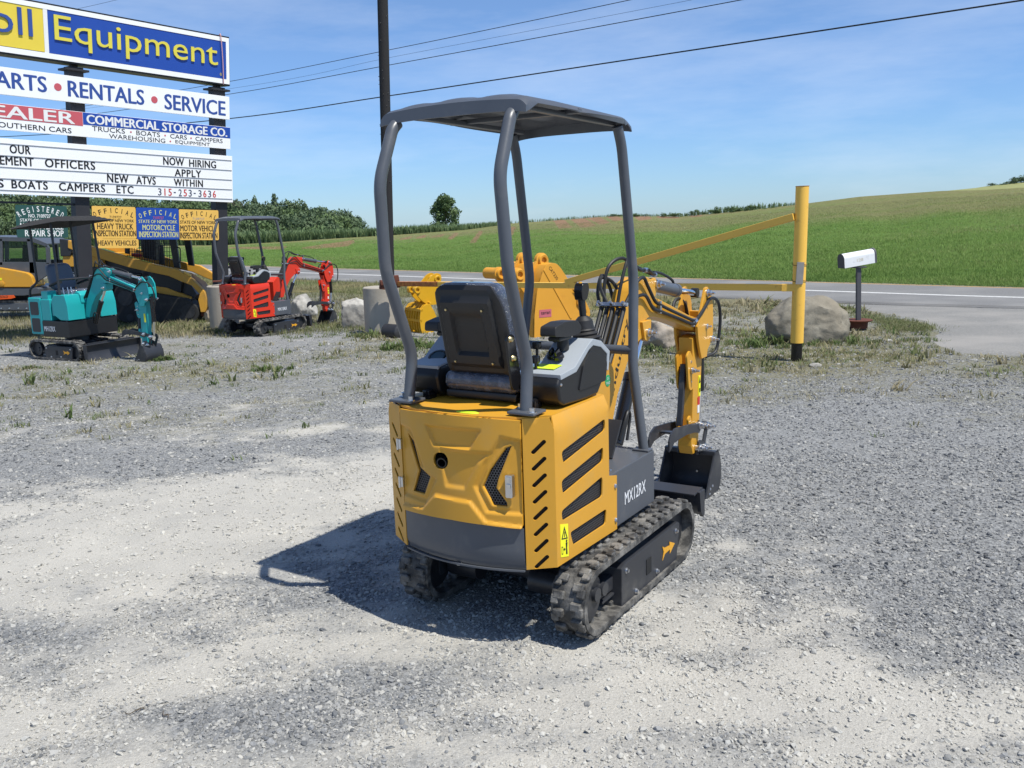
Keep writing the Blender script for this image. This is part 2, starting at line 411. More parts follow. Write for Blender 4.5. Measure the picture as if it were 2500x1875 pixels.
# ------------------------------------------------------------------ mini excavators (machine frame: X right, Y forward, Z up)
def track_loop(y0, y1, zc, r, n):
    """points and directions evenly along the belt path"""
    Ls = y1-y0; per = 2*Ls+2*math.pi*r; out = []
    for i in range(n):
        d = per*i/n
        if d < Ls: p = (y0+d, zc+r); t = 0
        elif d < Ls+math.pi*r: a = (d-Ls)/r; p = (y1+r*math.sin(a), zc+r*math.cos(a)); t = -a
        elif d < 2*Ls+math.pi*r: e = d-Ls-math.pi*r; p = (y1-e, zc-r); t = -math.pi
        else: a = (d-2*Ls-math.pi*r)/r; p = (y0-r*math.sin(a), zc-r*math.cos(a)); t = -math.pi-a
        out.append((p, t))
    return out
def undercarriage(root, lug_n=37, detail=True, zb0=.165, zb1=.31):
    ya, yb, zc, ro = -.470, .47, .170, .148
    for sx in (1, -1):
        xo, xi = .03+.482*sx, .03+.324*sx; xm = (xo+xi)/2; w = .158
        b = MB()
        n = 72; outer = track_loop(ya, yb, zc, ro, n); inner = track_loop(ya, yb, zc, ro-.026, n)
        V = []; F = []
        for (po, _), (pi_, _) in zip(outer, inner):
            V += [(xm-w/2, *po), (xm+w/2, *po), (xm+w/2, *pi_), (xm-w/2, *pi_)]
        for i in range(n):
            j = (i+1) % n
            for k in range(4): F.append((i*4+k, i*4+(k+1) % 4, j*4+(k+1) % 4, j*4+k))
        b.raw(V, F)
        bmesh.ops.recalc_face_normals(b.bm, faces=b.bm.faces[:])
        for i, (p, t) in enumerate(track_loop(ya, yb, zc, ro+.006, lug_n)):
            rot = Matrix.Rotation(t, 3, 'X'); nrm = rot @ Vector((0, 0, 1)); tg = rot @ Vector((0, 1, 0))
            for s2 in (-1, 1):
                off = .0 if s2 > 0 else .5
                q, t2 = track_loop(ya, yb, zc, ro+.006, lug_n*2)[(2*i+(1 if s2 < 0 else 0)) % (2*lug_n)]
                rot = Matrix.Rotation(t2, 3, 'X'); tg = rot @ Vector((0, 1, 0)); c = Vector((xm+s2*.041, *q))
                jit = random.uniform(-.003, .003)
                b.box(c+tg*(.010+jit), (.050, .036, .022), rot, .005, 1)
                b.box(c-tg*.010+Vector((s2*.017, 0, 0)), (.036, .040, .019), rot, .005, 1)
        if detail:
            for i, (p, t) in enumerate(track_loop(ya, yb, zc, ro-.034, 40)):       # drive links on the inside
                b.box(Vector((xm, *p)), (.05, .03, .022), Matrix.Rotation(t, 3, 'X'), .004, 1)
        b.done('track', 'rubber', root)
        fr = MB(); xs = xo-.012*sx
        fr.prism([(-.235, .222), (-.24, .04), (.405, .04), (.445, .225), (.42, .238), (-.2, .238)], 'x', xs-.13*sx, xs, .006)
        fr.box((xs-.075*sx, -.34, .15), (.06, .25, .07), None, .01); fr.box((xs-.05*sx, -.29, .10), (.025, .13, .012), None, .003)
        for yy in (-.36, -.43): fr.cyl((xs-.10*sx, yy, .172), (xs-.02*sx, yy, .172), .03)
        f = fr.done('track_frame', 'frame', root)
        iw = MB()
        for yy, rr in ((ya, .108), (yb, .108)): iw.cyl((xm-.03, yy, zc), (xm+.03, yy, zc), rr, seg=24, bev=.008)
        for yy in (-.15, .05, .25): iw.cyl((xm-.04, yy, .075), (xm+.04, yy, .075), .04, seg=16)
        iw.done('track_roller', 'darkgrey', root, split=True)
        d = MB(); xf = xs+.002*sx; mf = lambda u, v, o: (xf, u, v)
        d.prism([(.215, .176), (.245, .160), (.305, .152), (.303, .172), (.372, .142), (.308, .108), (.308, .130), (.245, .128), (.217, .104), (.232, .142)], 'x', xf-.001*sx, xf+.001*sx)
        d.done('arrow_decal', 'arrow', f)
        d = MB(); d.box((xs+.001*sx, .055, .135), (.004, .055, .075)); d.done('inspection_hole', 'interior', f)
        d = MB()
        for yy, zz in ((.15, .075), (-.09, .065), (-.19, .20), (.39, .20)): d.lathe([(.0, .014), (.008, .013), (.009, .004), (.014, .003), (.014, 0)], (xs, yy, zz), (sx, 0, 0), 8)
        d.done('frame_bolt', 'zinc', f, split=True)
    c = MB()
    c.box((0, .02, .22), (.62, .46, .12), None, .02); c.box((0, -.22, .19), (.30, .3, .09), None, .02); c.cyl((0, 0, .26), (0, 0, .375), .24, seg=32)
    for yy in (-.2, .2): c.beam((-.36, yy, .14), (.36, yy, .14), .09, .09, bev=.01)
    c.cyl((-.3, -.40, .17), (-.14, -.40, .17), .055); c.cyl((.14, -.40, .17), (.32, -.40, .17), .055)
    c.done('undercarriage', 'darkgrey', root)
    # dozer blade
    L = 0; zs = lambda z: zb0+(z-.165)*(zb1-zb0)/.145; bl = MB(); prof = []
    for k in range(9):
        t = k/8; z = zb0+t*(zb1-zb0); y = .735+.04*math.sin(math.pi*t)*(-1)+.05*(1-t)*.4-.045*t*.6; prof.append((y+.02, z))
    poly = [(y, z-L) for y, z in prof]+[(y+.014, z-L) for y, z in prof[::-1]]
    bl.prism(poly, 'x', -.5, .5)
    for sx in (-1, 1): bl.prism([(.70, zs(.312)), (.775, zs(.312)), (.775, zs(.17)), (.755, zs(.162)), (.72, zs(.2))], 'x', .5*sx-.01, .5*sx+.01, .002)
    bl.prism([(.66, zb1-.01), (.78, zb1-.002), (.78, zb1+.008), (.66, zb1)], 'x', -.495, .495, .002)
    bl.beam((-.42, .70, .27-L), (.42, .70, .27-L), .03, .05)
    for sx in (-.22, .22): bl.beam((sx, .25, .2), (sx, .72, .24-L), .06, .07, bev=.008)
    bl.box((.30, .700, .262-L), (.035, .004, .03))
    bl.done('dozer_blade', 'frame', root)
    cy = MB(); cy.cyl((0, .22, .33), (0, .5, .28), .035); cy.cyl((0, .5, .28), (0, .70, .25-L), .018); cy.done('blade_cylinder', 'gloss', root)
BX0, BX1 = .03, .13; BXM = .08
def bolt_pin(b, p, r=.018, n=.02, d=1):
    b.lathe([(0, .055), (.007, .05), (.009, .03), (r*.9, .028), (r, .012), (r*1.35, .01), (r*1.35, 0)], p, (d, 0, 0), 12)
def boom_set(root, P, detail=True, thumb=True, hook=True):
    sp = MB()
    sp.prism([(.12, .60), (.12, .985), (.255, 1.075), (.32, 1.05), (.358, 1.01), (.365, .90), (.335, .84), (.28, .78), (.22, .60)], 'x', -.035, .19, .014)
    post = sp.done('swing_post', P, root)
    b = MB()
    poly = [(.31, .66), (.37, .82), (.405, .912), (.54, 1.13), (.677, 1.361), (.735, 1.41), (.80, 1.43), (.90, 1.425), (.965, 1.405), (1.014, 1.412), (1.05, 1.385), (1.045, 1.34), (1.01, 1.305), (1.20, 1.248), (1.51, 1.151), (1.69, 1.107), (1.756, 1.06), (1.74, 1.015), (1.69, 1.02), (1.51, 1.07), (1.406, 1.10), (1.15, 1.165), (1.0, 1.195), (.913, 1.200), (.86, 1.185), (.88, 1.12), (.86, 1.09), (.82, 1.095), (.773, 1.08), (.639, .99), (.517, .84), (.43, .66)]
    b.prism(poly, 'x', BX0, BX1, .007)
    b.prism([(.80, 1.19), (.92, 1.19), (.91, 1.10), (.87, 1.075), (.83, 1.09)], 'x', BX0-.016, BX1+.016, .004)
    bo = b.done('boom', P, root)
    pn = MB()
    for p in ((BX1, 1.03, 1.375), (BX1+.016, .868, 1.125), (BX1+.012, 1.735, 1.055), (BX1+.03, 1.745, 1.262), (BX1+.03, 1.83, .962)): bolt_pin(pn, p)
    for p in ((BX0-.03, 1.745, 1.262), (BX0-.03, 1.83, .962), (BX0, 1.03, 1.375)): bolt_pin(pn, p, d=-1)
    pn.done('pivot_pin', 'zinc', bo, split=True)
    c = MB(); c.cyl((BXM+.03, .53, .57), (BXM+.03, .715, .89), .036, seg=20, bev=.006); c.cyl((BXM+.03, .705, .875), (BXM+.03, .73, .915), .04, seg=20, bev=.004); cy = c.done('boom_cylinder', 'gloss', root)
    c = MB(); c.cyl((BXM+.03, .715, .89), (BXM+.03, .868, 1.12), .019, seg=16); c.done('cylinder_rod', 'chrome', cy)
    c = MB(); c.cyl((BXM, 1.055, 1.370), (BXM, 1.43, 1.305), .037, seg=20, bev=.006); c.cyl((BXM, 1.02, 1.376), (BXM, 1.06, 1.37), .03); c.cyl((BXM, 1.405, 1.309), (BXM, 1.44, 1.303), .041, seg=20, bev=.004); cy = c.done('arm_cylinder', 'grey', root)
    c = MB(); c.cyl((BXM, 1.43, 1.305), (BXM, 1.71, 1.265), .018, seg=16); c.done('cylinder_rod', 'chrome', cy)
    c = MB(); c.cyl((BXM-.02, 1.745, 1.262), (BXM+.02, 1.745, 1.262), .03); c.done('rod_eye', 'black', cy)
    a = MB()
    up = [(1.585, 1.07), (1.60, .99), (1.625, .93), (1.66, .86), (1.75, .86), (1.765, .905), (1.80, .925), (1.858, .975), (1.862, 1.10), (1.854, 1.19), (1.82, 1.25), (1.79, 1.275), (1.76, 1.30), (1.72, 1.295), (1.70, 1.26), (1.66, 1.18)]
    for x0, x1 in ((BX0-.03, BX0-.012), (BX1+.012, BX1+.03)): a.prism(up, 'x', x0, x1, .004)
    a.prism([(1.585, 1.0), (1.605, .735), (1.575, .31), (1.60, .255), (1.665, .255), (1.692, .30), (1.733, .645), (1.757, .90), (1.757, .98), (1.72, 1.01)], 'x', BX0+.005, BX1-.003, .008)
    a.box((BXM, 1.835, 1.09), (.13, .03, .10), None, .006)
    for x in (BX0+.012, BX1-.018):                                   # lugs for the thumb bar
        a.prism(rnd([(1.50, .90), (1.55, .93), (1.61, .86), (1.61, .68), (1.56, .67), (1.53, .70)], .02), 'x', x, x+.014, .003)
        a.prism(rnd([(1.52, .50), (1.56, .52), (1.595, .45), (1.60, .36), (1.55, .37)], .015), 'x', x, x+.014, .003)
    ar = a.done('arm', P, root)
    pn = MB(); bolt_pin(pn, (BX1+.0, 1.565, .80), .015)
    for zz in (.855, .73): pn.cyl((BX1-.003, 1.565, zz), (BX1+.001, 1.565, zz), .007)
    pn.done('pivot_pin', 'zinc', ar, split=True)
    d = MB(); d.box((BX1-.001, 1.700, .68), (.004, .032, .13)); d.done('warning_decal', 'decal', ar)
    if hook:
        d = MB(); xx = BX1+.002
        d.prism([(1.688, .70), (1.712, .70), (1.700, .735)], 'x', xx-.001, xx+.001); d.prism([(1.694, .64), (1.706, .64), (1.708, .665), (1.692, .665)], 'x', xx-.001, xx+.001); d.done('warning_symbol', 'ink', ar)
        d = MB(); d.box((BX1-.001, 1.688, .585), (.004, .03, .05)); d.done('red_band', 'redink', ar)
        d = MB(); d.box((BX1-.001, 1.683, .535), (.004, .03, .05)); d.done('white_band', 'white', ar)
    c = MB(); c.cyl((BXM, 1.83, .965), (BXM, 1.835, .62), .03, seg=18, bev=.005); c.cyl((BXM, 1.83, .93), (BXM, 1.83, 1.0), .026); c.box((BXM, 1.83, .962), (.12, .04, .04), None, .01); cy = c.done('bucket_cylinder', 'gloss', root)
    c = MB(); c.cyl((BXM, 1.834, .62), (BXM, 1.80, .41), .016, seg=14); c.done('cylinder_rod', 'chrome', cy)
    lk = MB()
    for x in (BX0-.012, BX1+.002):
        lk.beam((x+.005, 1.66, .44), (x+.005, 1.81, .40), .012, .05, bev=.003); lk.beam((x+.005, 1.81, .40), (x+.005, 1.74, .26), .012, .045, bev=.003)
    lk.done('bucket_link', 'frame', root)
    # bucket, open side towards the machine
    bk = MB(); x0, x1 = -.09, .25
    side = [(1.500, .000), (1.60, -.014), (1.69, -.010), (1.735, .008), (1.764, .045), (1.778, .10), (1.774, .16), (1.755, .215), (1.728, .262), (1.667, .268)]
    for x in (x0, x1-.012): bk.prism(side, 'x', x, x+.012, .002)
    V = []; F = []
    for y, z in side[:-1]+[(1.70, .272), (1.66, .272)]: V += [(x0, y, z), (x1, y, z)]
    n = len(V)//2; V += [(x, y-.008*(1 if i < 2*n else 1), z-.006) if False else (x, y*.996+.006, z*.97+.006) for i, (x, y, z) in enumerate(V)]
    for i in range(n-1): F += [(2*i, 2*i+1, 2*i+3, 2*i+2), (2*n+2*i, 2*n+2*i+2, 2*n+2*i+3, 2*n+2*i+1)]
    bk.raw(V, F)
    bk.box(((x0+x1)/2, 1.665, .258), (.34, .022, .03), None, .006)
    for x in (BX0-.02, BX1+.008): bk.prism([(1.62, .25), (1.64, .33), (1.68, .335), (1.76, .30), (1.76, .25), (1.70, .24)], 'x', x, x+.014, .003)
    bu = bk.done('bucket', 'frame', root)
    t = MB()
    for x in (-.06, .02, .14, .22): t.prism([(1.44, -.004), (1.53, -.01), (1.53, .02)], 'x', x-.015, x+.015, .003)
    t.done('bucket_tooth', 'darkgrey', bu, split=True)
    t = MB()
    for x in (.10, .20): t.lathe([(0, .006), (.007, .005), (.008, 0)], (x-.01, 1.77, .10), (0, -1, 0), 8)
    for y, z in ((1.58, .05), (1.57, .02), (1.62, .06)): t.lathe([(0, .004), (.008, .003), (.009, 0)], (x1, y, z), (1, 0, 0), 8)
    t.done('bucket_bolt', 'zinc', bu, split=True)
    pn = MB()
    for p in ((BX1+.014, 1.665, .435), (BX1+.014, 1.80, .40), (BX1+.02, 1.645, .29), (BX1+.02, 1.735, .275)): bolt_pin(pn, p, .02); pn.cyl((p[0]-.02, p[1], p[2]), (p[0]+.012, p[1], p[2]), .021)
    pn.done('bucket_pin', 'zinc', root, split=True)
    if thumb:
        th = MB()
        tine = [(1.165, .375), (1.168, .44), (1.195, .478), (1.26, .50), (1.45, .482), (1.60, .462), (1.68, .45), (1.69, .41), (1.655, .385), (1.58, .405), (1.45, .42), (1.32, .42), (1.24, .413), (1.205, .395)]
        for x in (BX0-.022, BX1+.006): th.prism(tine, 'x', x, x+.012, .002)
        th.box((BXM, 1.33, .455), (.11, .045, .012), None, .002)
        th.done('thumb', 'frame', root)
        tb = MB(); tb.beam((BXM, 1.555, .84), (BXM, 1.49, .46), .035, .035, bev=.006); tb.done('thumb_bar', 'frame', root)
    # hydraulic hoses
    hs = MB(); hr = .0125
    for i in range(5):
        x = .005+i*.032
        hs.spline([(x, .33, .93), (x, .42, 1.03), (x, .52, 1.17), (x, .595, 1.285)], hr, 8)
    if detail:
        hs.spline([(.02, .595, 1.285), (.01, .62, 1.40), (.02, .66, 1.50), (.05, .75, 1.535), (.08, .84, 1.49), (.10, .99, 1.44), (.10, 1.06, 1.425)], .0095, 8)
        hs.spline([(.05, .595, 1.285), (.0, .60, 1.38), (-.01, .62, 1.44), (.02, .68, 1.42), (.05, .70, 1.37)], .0095, 8)
        hs.spline([(.09, .60, 1.285), (.10, .64, 1.42), (.11, .70, 1.53), (.12, .74, 1.50), (.12, .82, 1.47), (.11, .90, 1.46)], .0095, 8)
        hs.spline([(.125, .61, 1.29), (.15, .70, 1.40), (.155, .79, 1.43), (.15, .86, 1.38), (.148, .96, 1.29), (.148, 1.03, 1.262), (.148, 1.2, 1.21), (.148, 1.50, 1.125), (.15, 1.57, 1.11)], .0095, 8)
        hs.spline([(.11, .61, 1.28), (.145, .72, 1.33), (.15, .83, 1.33), (.148, .93, 1.255), (.148, 1.03, 1.225), (.148, 1.3, 1.155), (.148, 1.50, 1.10), (.15, 1.57, 1.09)], .0095, 8)
        hs.spline([(.10, 1.05, 1.44), (.09, 1.20, 1.42), (.085, 1.36, 1.372), (.08, 1.40, 1.335)], .008, 8)
        hs.spline([(.13, .92, 1.46), (.12, 1.0, 1.435), (.10, 1.08, 1.425)], .0095, 8)
        hs.spline([(.0, .60, 1.27), (-.03, .62, 1.36), (-.02, .65, 1.45), (.0, .69, 1.40), (.02, .70, 1.32)], .0095, 8)
    hs.spline([(.15, 1.57, 1.10), (.17, 1.66, 1.17), (.17, 1.78, 1.225), (.165, 1.93, 1.19), (.16, 1.99, 1.08), (.15, 1.985, .93), (.14, 1.95, .86), (.11, 1.865, .84)], .0105, 8, 8)
    hs.spline([(.01, 1.57, 1.10), (-.01, 1.62, 1.20), (.0, 1.68, 1.23), (.02, 1.73, 1.19), (.03, 1.75, 1.12)], .0105, 8, 8)
    hs.spline([(.135, .52, .60), (.15, .56, .70), (.15, .60, .74), (.14, .64, .70), (.14, .60, .58)], .008, 8)
    hs.done('hydraulic_hose', 'rubber_side', root, split=True)
    cl = MB(); cl.box((.07, .585, 1.305), (.18, .022, .014), Euler((R(55), 0, 0)).to_matrix(), .003)
    for x in (.0, .07, .14): cl.lathe([(0, .02), (.009, .018), (.011, 0)], (x, .577, 1.31), (0, -.8, .55), 8)
    cl.box((.145, 1.035, 1.245), (.02, .02, .07), None, .003); cl.box((.145, 1.545, 1.10), (.02, .02, .05), None, .003)
    if detail:
        for p, q in (((.15, 1.55, 1.102), (.15, 1.60, 1.115)), ((.10, 1.03, 1.43), (.10, 1.08, 1.423)), ((.115, .89, 1.462), (.115, .935, 1.458))): cl.cyl(p, q, .014, seg=8)
    cl.done('hose_clamp', 'zinc', root, split=True)
    return bo, post
def canopy(root, P='grey'):
    top = MB()
    x1, y0, y1 = .350, -.69, .320
    def zt(x, y):
        fx = abs(x)/x1; fy = (y-y0)/(y1-y0); e = 1-min(1, (1-fx)/.16)**2 if False else 0
        ex = max(0, (fx-.88)/.12); ey = max(0, (.07-fy)/.07, (fy-.92)/.08)
        z = 2.236-.016*fx**2-.02*max(0, fy-.3)-.022*min(1, ex)**2.4-.018*min(1, ey)**2.4
        for c in (-.20, 0, .20):                                     # pressed ribs running front to back
            z += .016*max(0, 1-((x-c)/.07)**2)**.8*min(1, max(0, (fy-.0)/.14))*min(1, max(0, (1-fy)/.1)) if abs(x-c) < .07 else 0
        return z
    nx, ny = 56, 44; V = []; F = []
    xs = [x1*(-1+2*i/nx) for i in range(nx+1)]; ys = [y0+(y1-y0)*j/ny for j in range(ny+1)]
    for y in ys:
        for x in xs: V.append((x*(1-.115*(y-y0)/(y1-y0)), y, zt(x, y)))
    W = nx+1
    for j in range(ny):
        for i in range(nx): F.append((j*W+i, j*W+i+1, (j+1)*W+i+1, (j+1)*W+i))
    n0 = len(V)
    ring = [(i, 0) for i in range(nx)]+[(nx, j) for j in range(ny)]+[(i, ny) for i in range(nx, 0, -1)]+[(0, j) for j in range(ny, 0, -1)]
    m = len(ring)
    for i, j in ring:                                                # skirt, lower at the corners than along the sides
        x, y, z = V[j*W+i]; fy = j/ny; fx = abs(xs[i])/x1
        zr = 2.168-.012*fx**4 if j in (0, ny) else 2.155+.040*min(1, min(fy, 1-fy)/.09)
        if j == ny: zr -= .012
        V.append((x*1.004, y+(-.006 if j == 0 else .006 if j == ny else 0), zr))
    for k in range(m):
        a = ring[k]; c = ring[(k+1) % m]; F.append((a[1]*W+a[0], c[1]*W+c[0], n0+(k+1) % m, n0+k))
    top.raw(V, F); bmesh.ops.recalc_face_normals(top.bm, faces=top.bm.faces[:])
    bmesh.ops.solidify(top.bm, geom=top.bm.faces[:], thickness=.006)
    roof = top.done('canopy_roof', P, root, sharp=40)
    fr = MB()
    for y in (-.22,): fr.beam((-.33, y, 2.196), (.33, y, 2.196), .03, .02, bev=.004)
    for x in (-.25, .25): fr.beam((x, -.66, 2.195), (x, .26, 2.178), .03, .02, bev=.004)
    fr.done('roof_frame', P, roof)
    for sx in (-1, 1):
        lg = MB(); lg.tube([(.296*sx, -.672, 1.012), (.290*sx, -.64, 1.20), (.300*sx, -.775, 1.57), (.288*sx, -.795, 1.93), (.283*sx, -.70, 2.14), (.28*sx, -.67, 2.165)], .0250, 16, .055, 6)
        p = lg.done('canopy_post', P, root)
        pl = MB(); pl.box((.302*sx, -.678, 1.010), (.125, .10, .012), None, .004)
        pl.done('base_plate', P, p)
        bt = MB()
        for dx in (-.045, .045): bt.cyl((.302*sx+dx, -.678+.03*(1 if dx < 0 else -1), 1.014), (.302*sx+dx, -.678+.03*(1 if dx < 0 else -1), 1.034), .011, seg=6); bt.cyl((.302*sx+dx, -.678+.03*(1 if dx < 0 else -1), 1.014), (.302*sx+dx, -.678+.03*(1 if dx < 0 else -1), 1.018), .018, seg=12)
        bt.done('plate_bolt', 'zinc', p, split=True)
        lg = MB(); lg.tube([(.372*sx, .295, .632), (.316*sx, .30, 1.03), (.293*sx, .368, 1.446), (.287*sx, .262, 2.08), (.284*sx, .225, 2.165)], .0240, 16, .055, 6)
        p = lg.done('canopy_post', P, root)
        pl = MB(); pl.box((.370*sx, .285, .631), (.085, .06, .010), None, .003); pl.done('base_plate', P, p)
    gb = MB(); gb.cyl((-.312, .312, 1.115), (.312, .312, 1.115), .0225); gb.done('grab_bar', P, root)
def seat(root, film=True):
    s = MB()
    def bk(u, v, d):                                                # shell of the back, pressed panels
        z = 1.115+v*.39; y = -.555-.10*v; w = .175-.012*v
        e = 0
        for (w0, lo, hi, dep) in ((.78, .11, .87, .020), (.48, .24, .70, -.018)):
            q = min(1, max(0, (w0-abs(u)*(1+0*v))/.05))*min(1, max(0, (v-lo)/.03))*min(1, max(0, (hi-v)/.03)); e += dep*q
        edge = max(0, (abs(u)-.86)/.14)**2+max(0, (v-.92)/.08)**2+max(0, (.05-v)/.05)**2
        return (u*w+.005*0, y-e+d+.018*min(1, edge), z+.0*u)
    out = rnd([(-1, 0), (1, 0), (1, 1), (-1, 1)], .22, 5)
    out = [(x, y*1.0) for x, y in rnd([(-1, 0.0), (1, 0.0), (1, 1), (-1, 1)], .34, 6)]
    s.sheet(out, [], bk, .012, .045); se = s.done('seat_back_shell', 'vinyl', root)
    b = MB()
    for u, v in ((-.56, .74), (.52, .74), (-.56, .16), (.54, .16)): p = Vector(bk(u, v, 0)); b.lathe([(0, .006), (.005, .005), (.006, 0)], p, (0, -1, -.25), 8)
    b.done('shell_bolt', 'brass', se, split=True)
    c = MB(); c.prism(rnd([(-.168, 1.11), (.168, 1.11), (.160, 1.515), (-.160, 1.515)], .07, 5), 'y', -.02, .075, .03, 4)
    for v in c.bm.verts: v.co.y += -.52-.10*(v.co.z-1.11)/.39
    c.done('seat_backrest', 'film' if film else 'vinyl', root)
    c = MB(); c.box((0, -.36, 1.085), (.38, .42, .085), None, .035, 4); c.done('seat_cushion', 'film' if film else 'vinyl', root)
    c = MB(); c.box((0, -.36, 1.030), (.36, .40, .035), None, .01); c.box((0, -.36, 1.005), (.30, .3, .04)); c.done('seat_base', 'black', root)
    for sx in (1,):
        h = MB(); h.prism(rnd([(-.60, 1.07), (-.52, 1.07), (-.575, 1.30), (-.61, 1.31), (-.635, 1.29)], .02), 'x', .186*sx-.006, .186*sx+.006, .003)
        hh = h.done('recliner_bracket', 'gloss', root)
        b = MB()
        for y, z in ((-.607, 1.285), (-.59, 1.205)): b.lathe([(0, .012), (.009, .011), (.012, .002), (.014, 0)], (.192*sx, y, z), (sx, 0, 0), 10)
        b.done('bracket_bolt', 'brass', hh, split=True)
def console(root, sx, detail=True):
    # (y, z) outline read on the outer face; narrow box that rises towards the joystick
    xo, xi = .388*sx, .215*sx
    body = [(-.572, 1.10), (-.545, 1.14), (-.43, 1.152), (-.312, 1.226), (-.265, 1.245), (-.19, 1.225), (-.115, 1.172), (-.128, 1.09), (-.215, 1.002), (-.32, .998), (-.52, 1.008), (-.555, 1.03)]
    b = MB(); b.prism(body, 'x', xi, xo, .014, 3); cb = b.done('control_console', 'black', root)
    top = [(-.556, 1.143), (-.43, 1.156), (-.312, 1.231), (-.265, 1.252), (-.185, 1.232), (-.102, 1.176), (-.118, 1.09), (-.135, 1.095), (-.128, 1.165), (-.19, 1.205), (-.262, 1.222), (-.302, 1.208), (-.418, 1.132), (-.55, 1.12)]
    t = MB(); t.prism(top, 'x', xi+.006*sx, xo+.004*sx, .004, 2); sh = t.done('console_cover', 'shell', cb)
    if sx > 0:
        t = MB(); t.prism(rnd([(-.36, 1.145), (-.31, 1.195), (-.285, 1.205), (-.16, 1.155), (-.135, 1.13), (-.15, 1.05), (-.4, 1.05)], .01), 'x', xo-.002, xo+.006, .002); t.done('console_side_panel', 'black', cb)
        d = MB(); d.sheet([(.225, -.50), (.33, -.50), (.33, -.43), (.225, -.43)], [], lambda u, v, o: (u, v, 1.1545+(v+.5)*.09-o), .002, .1); d.done('control_decal', 'lime', sh)
        for kx, ky in ((.262, -.385), (.30, -.405)):
            k = MB(); k.lathe([(.026, 0), (.024, .012), (.02, .016), (.0, .017)], (kx, ky, 1.187), (0, -.45, .9), 16); k.box((kx, ky-.012, 1.21), (.012, .034, .022), Euler((R(25), 0, 0)).to_matrix(), .003); k.done('rotary_switch', 'gloss', sh)
        for lx, ly in ((.235, -.47), (.245, -.50)):
            k = MB(); k.cyl((lx, ly, 1.15), (lx, ly, 1.235 if ly > -.48 else 1.185), .006); k.box((lx, ly, 1.245 if ly > -.48 else 1.19), (.035, .03, .035), None, .009); k.done('control_lever', 'gloss', sh)
        k = MB(); k.lathe([(.0, .012), (.014, .01), (.016, 0)], (.232, -.305, 1.245), (0, -.6, .8), 12); k.done('key_switch', 'gloss', sh)
        s = MB()
        for y, z in ((-.545, 1.10), (-.19, 1.16)): s.lathe([(0, .004), (.006, .003), (.007, 0)], (xo, y, z), (1, 0, 0), 8)
        s.done('console_screw', 'zinc', cb, split=True)
    else:
        k = MB(); k.lathe([(.046, 0), (.046, .008), (.036, .012), (.034, .008)], (-.315, -.425, 1.155), (.15, -.6, .9), 24); g = k.done('gauge', 'gloss', sh)
        k = MB(); k.lathe([(.035, .008), (.0, .009)], (-.315, -.425, 1.155), (.15, -.6, .9), 24); k.done('gauge_glass', 'gauge', g)
    # bracket under the console
    k = MB(); k.box((.30*sx, -.42, .99), (.05, .06, .08), None, .008); k.box((.27*sx, -.56, .99), (.04, .06, .10), None, .01); k.done('console_foot', 'gloss', cb, split=True)
    a = MB(); a.prism(rnd([(-.49, 1.285), (-.485, 1.325), (-.40, 1.338), (-.29, 1.332), (-.255, 1.30), (-.27, 1.272), (-.38, 1.272)], .012), 'x', .262*sx, .335*sx, .014, 4)
    a.cyl((.29*sx, -.345, 1.21), (.29*sx, -.345, 1.28), .026); a.box((.29*sx, -.37, 1.265), (.06, .11, .02), None, .008)
    a.done('armrest', 'vinyl', root)
    j = MB(); o = (.305*sx, -.165, 1.215)
    j.lathe([(.075, 0), (.078, .008), (.062, .016), (.07, .024), (.054, .034), (.060, .042), (.046, .052), (.05, .058), (.044, .064), (.040, .10), (.026, .115), (.02, .12)], o, (-.1*sx, .0, 1), 20); js = j.done('joystick_boot', 'vinyl', root)
    j = MB(); q = Vector(o); j.cyl(q+Vector((-.011*sx, 0, .11)), q+Vector((-.018*sx, 0, .20)), .015, .017); j.prism(rnd([(-.026, .19), (.020, .19), (.040, .235), (.034, .262), (-.018, .266), (-.032, .240)], .012), 'x', -.018*sx-.020, -.018*sx+.020, .010, 3)
    for v in j.bm.verts:
        if abs(v.co.x) < .1 and v.co.z < .5: v.co += q
    jo = j.done('joystick', 'gloss', js)
    k = MB(); k.lathe([(0, .006), (.008, .005), (.009, 0)], q+Vector((-.018*sx, -.008, .264)), (0, 0, 1), 10); k.done('joystick_button', 'arrow', jo)
REAR = lambda x: -.723-.062*(1-(x/.31)**2)
def in_poly(x, y, poly):
    c = False
    for i in range(len(poly)):
        x1, y1 = poly[i]; x2, y2 = poly[(i+1) % len(poly)]
        if (y1 > y) != (y2 > y) and x < (x2-x1)*(y-y1)/(y2-y1)+x1: c = not c
    return c
def seg_d(x, y, poly, closed=True):
    m = 9
    for i in range(len(poly) if closed else len(poly)-1):
        x1, y1 = poly[i]; x2, y2 = poly[(i+1) % len(poly)]; dx, dy = x2-x1, y2-y1
        t = max(0, min(1, ((x-x1)*dx+(y-y1)*dy)/(dx*dx+dy*dy))); m = min(m, math.hypot(x-x1-t*dx, y-y1-t*dy))
    return m
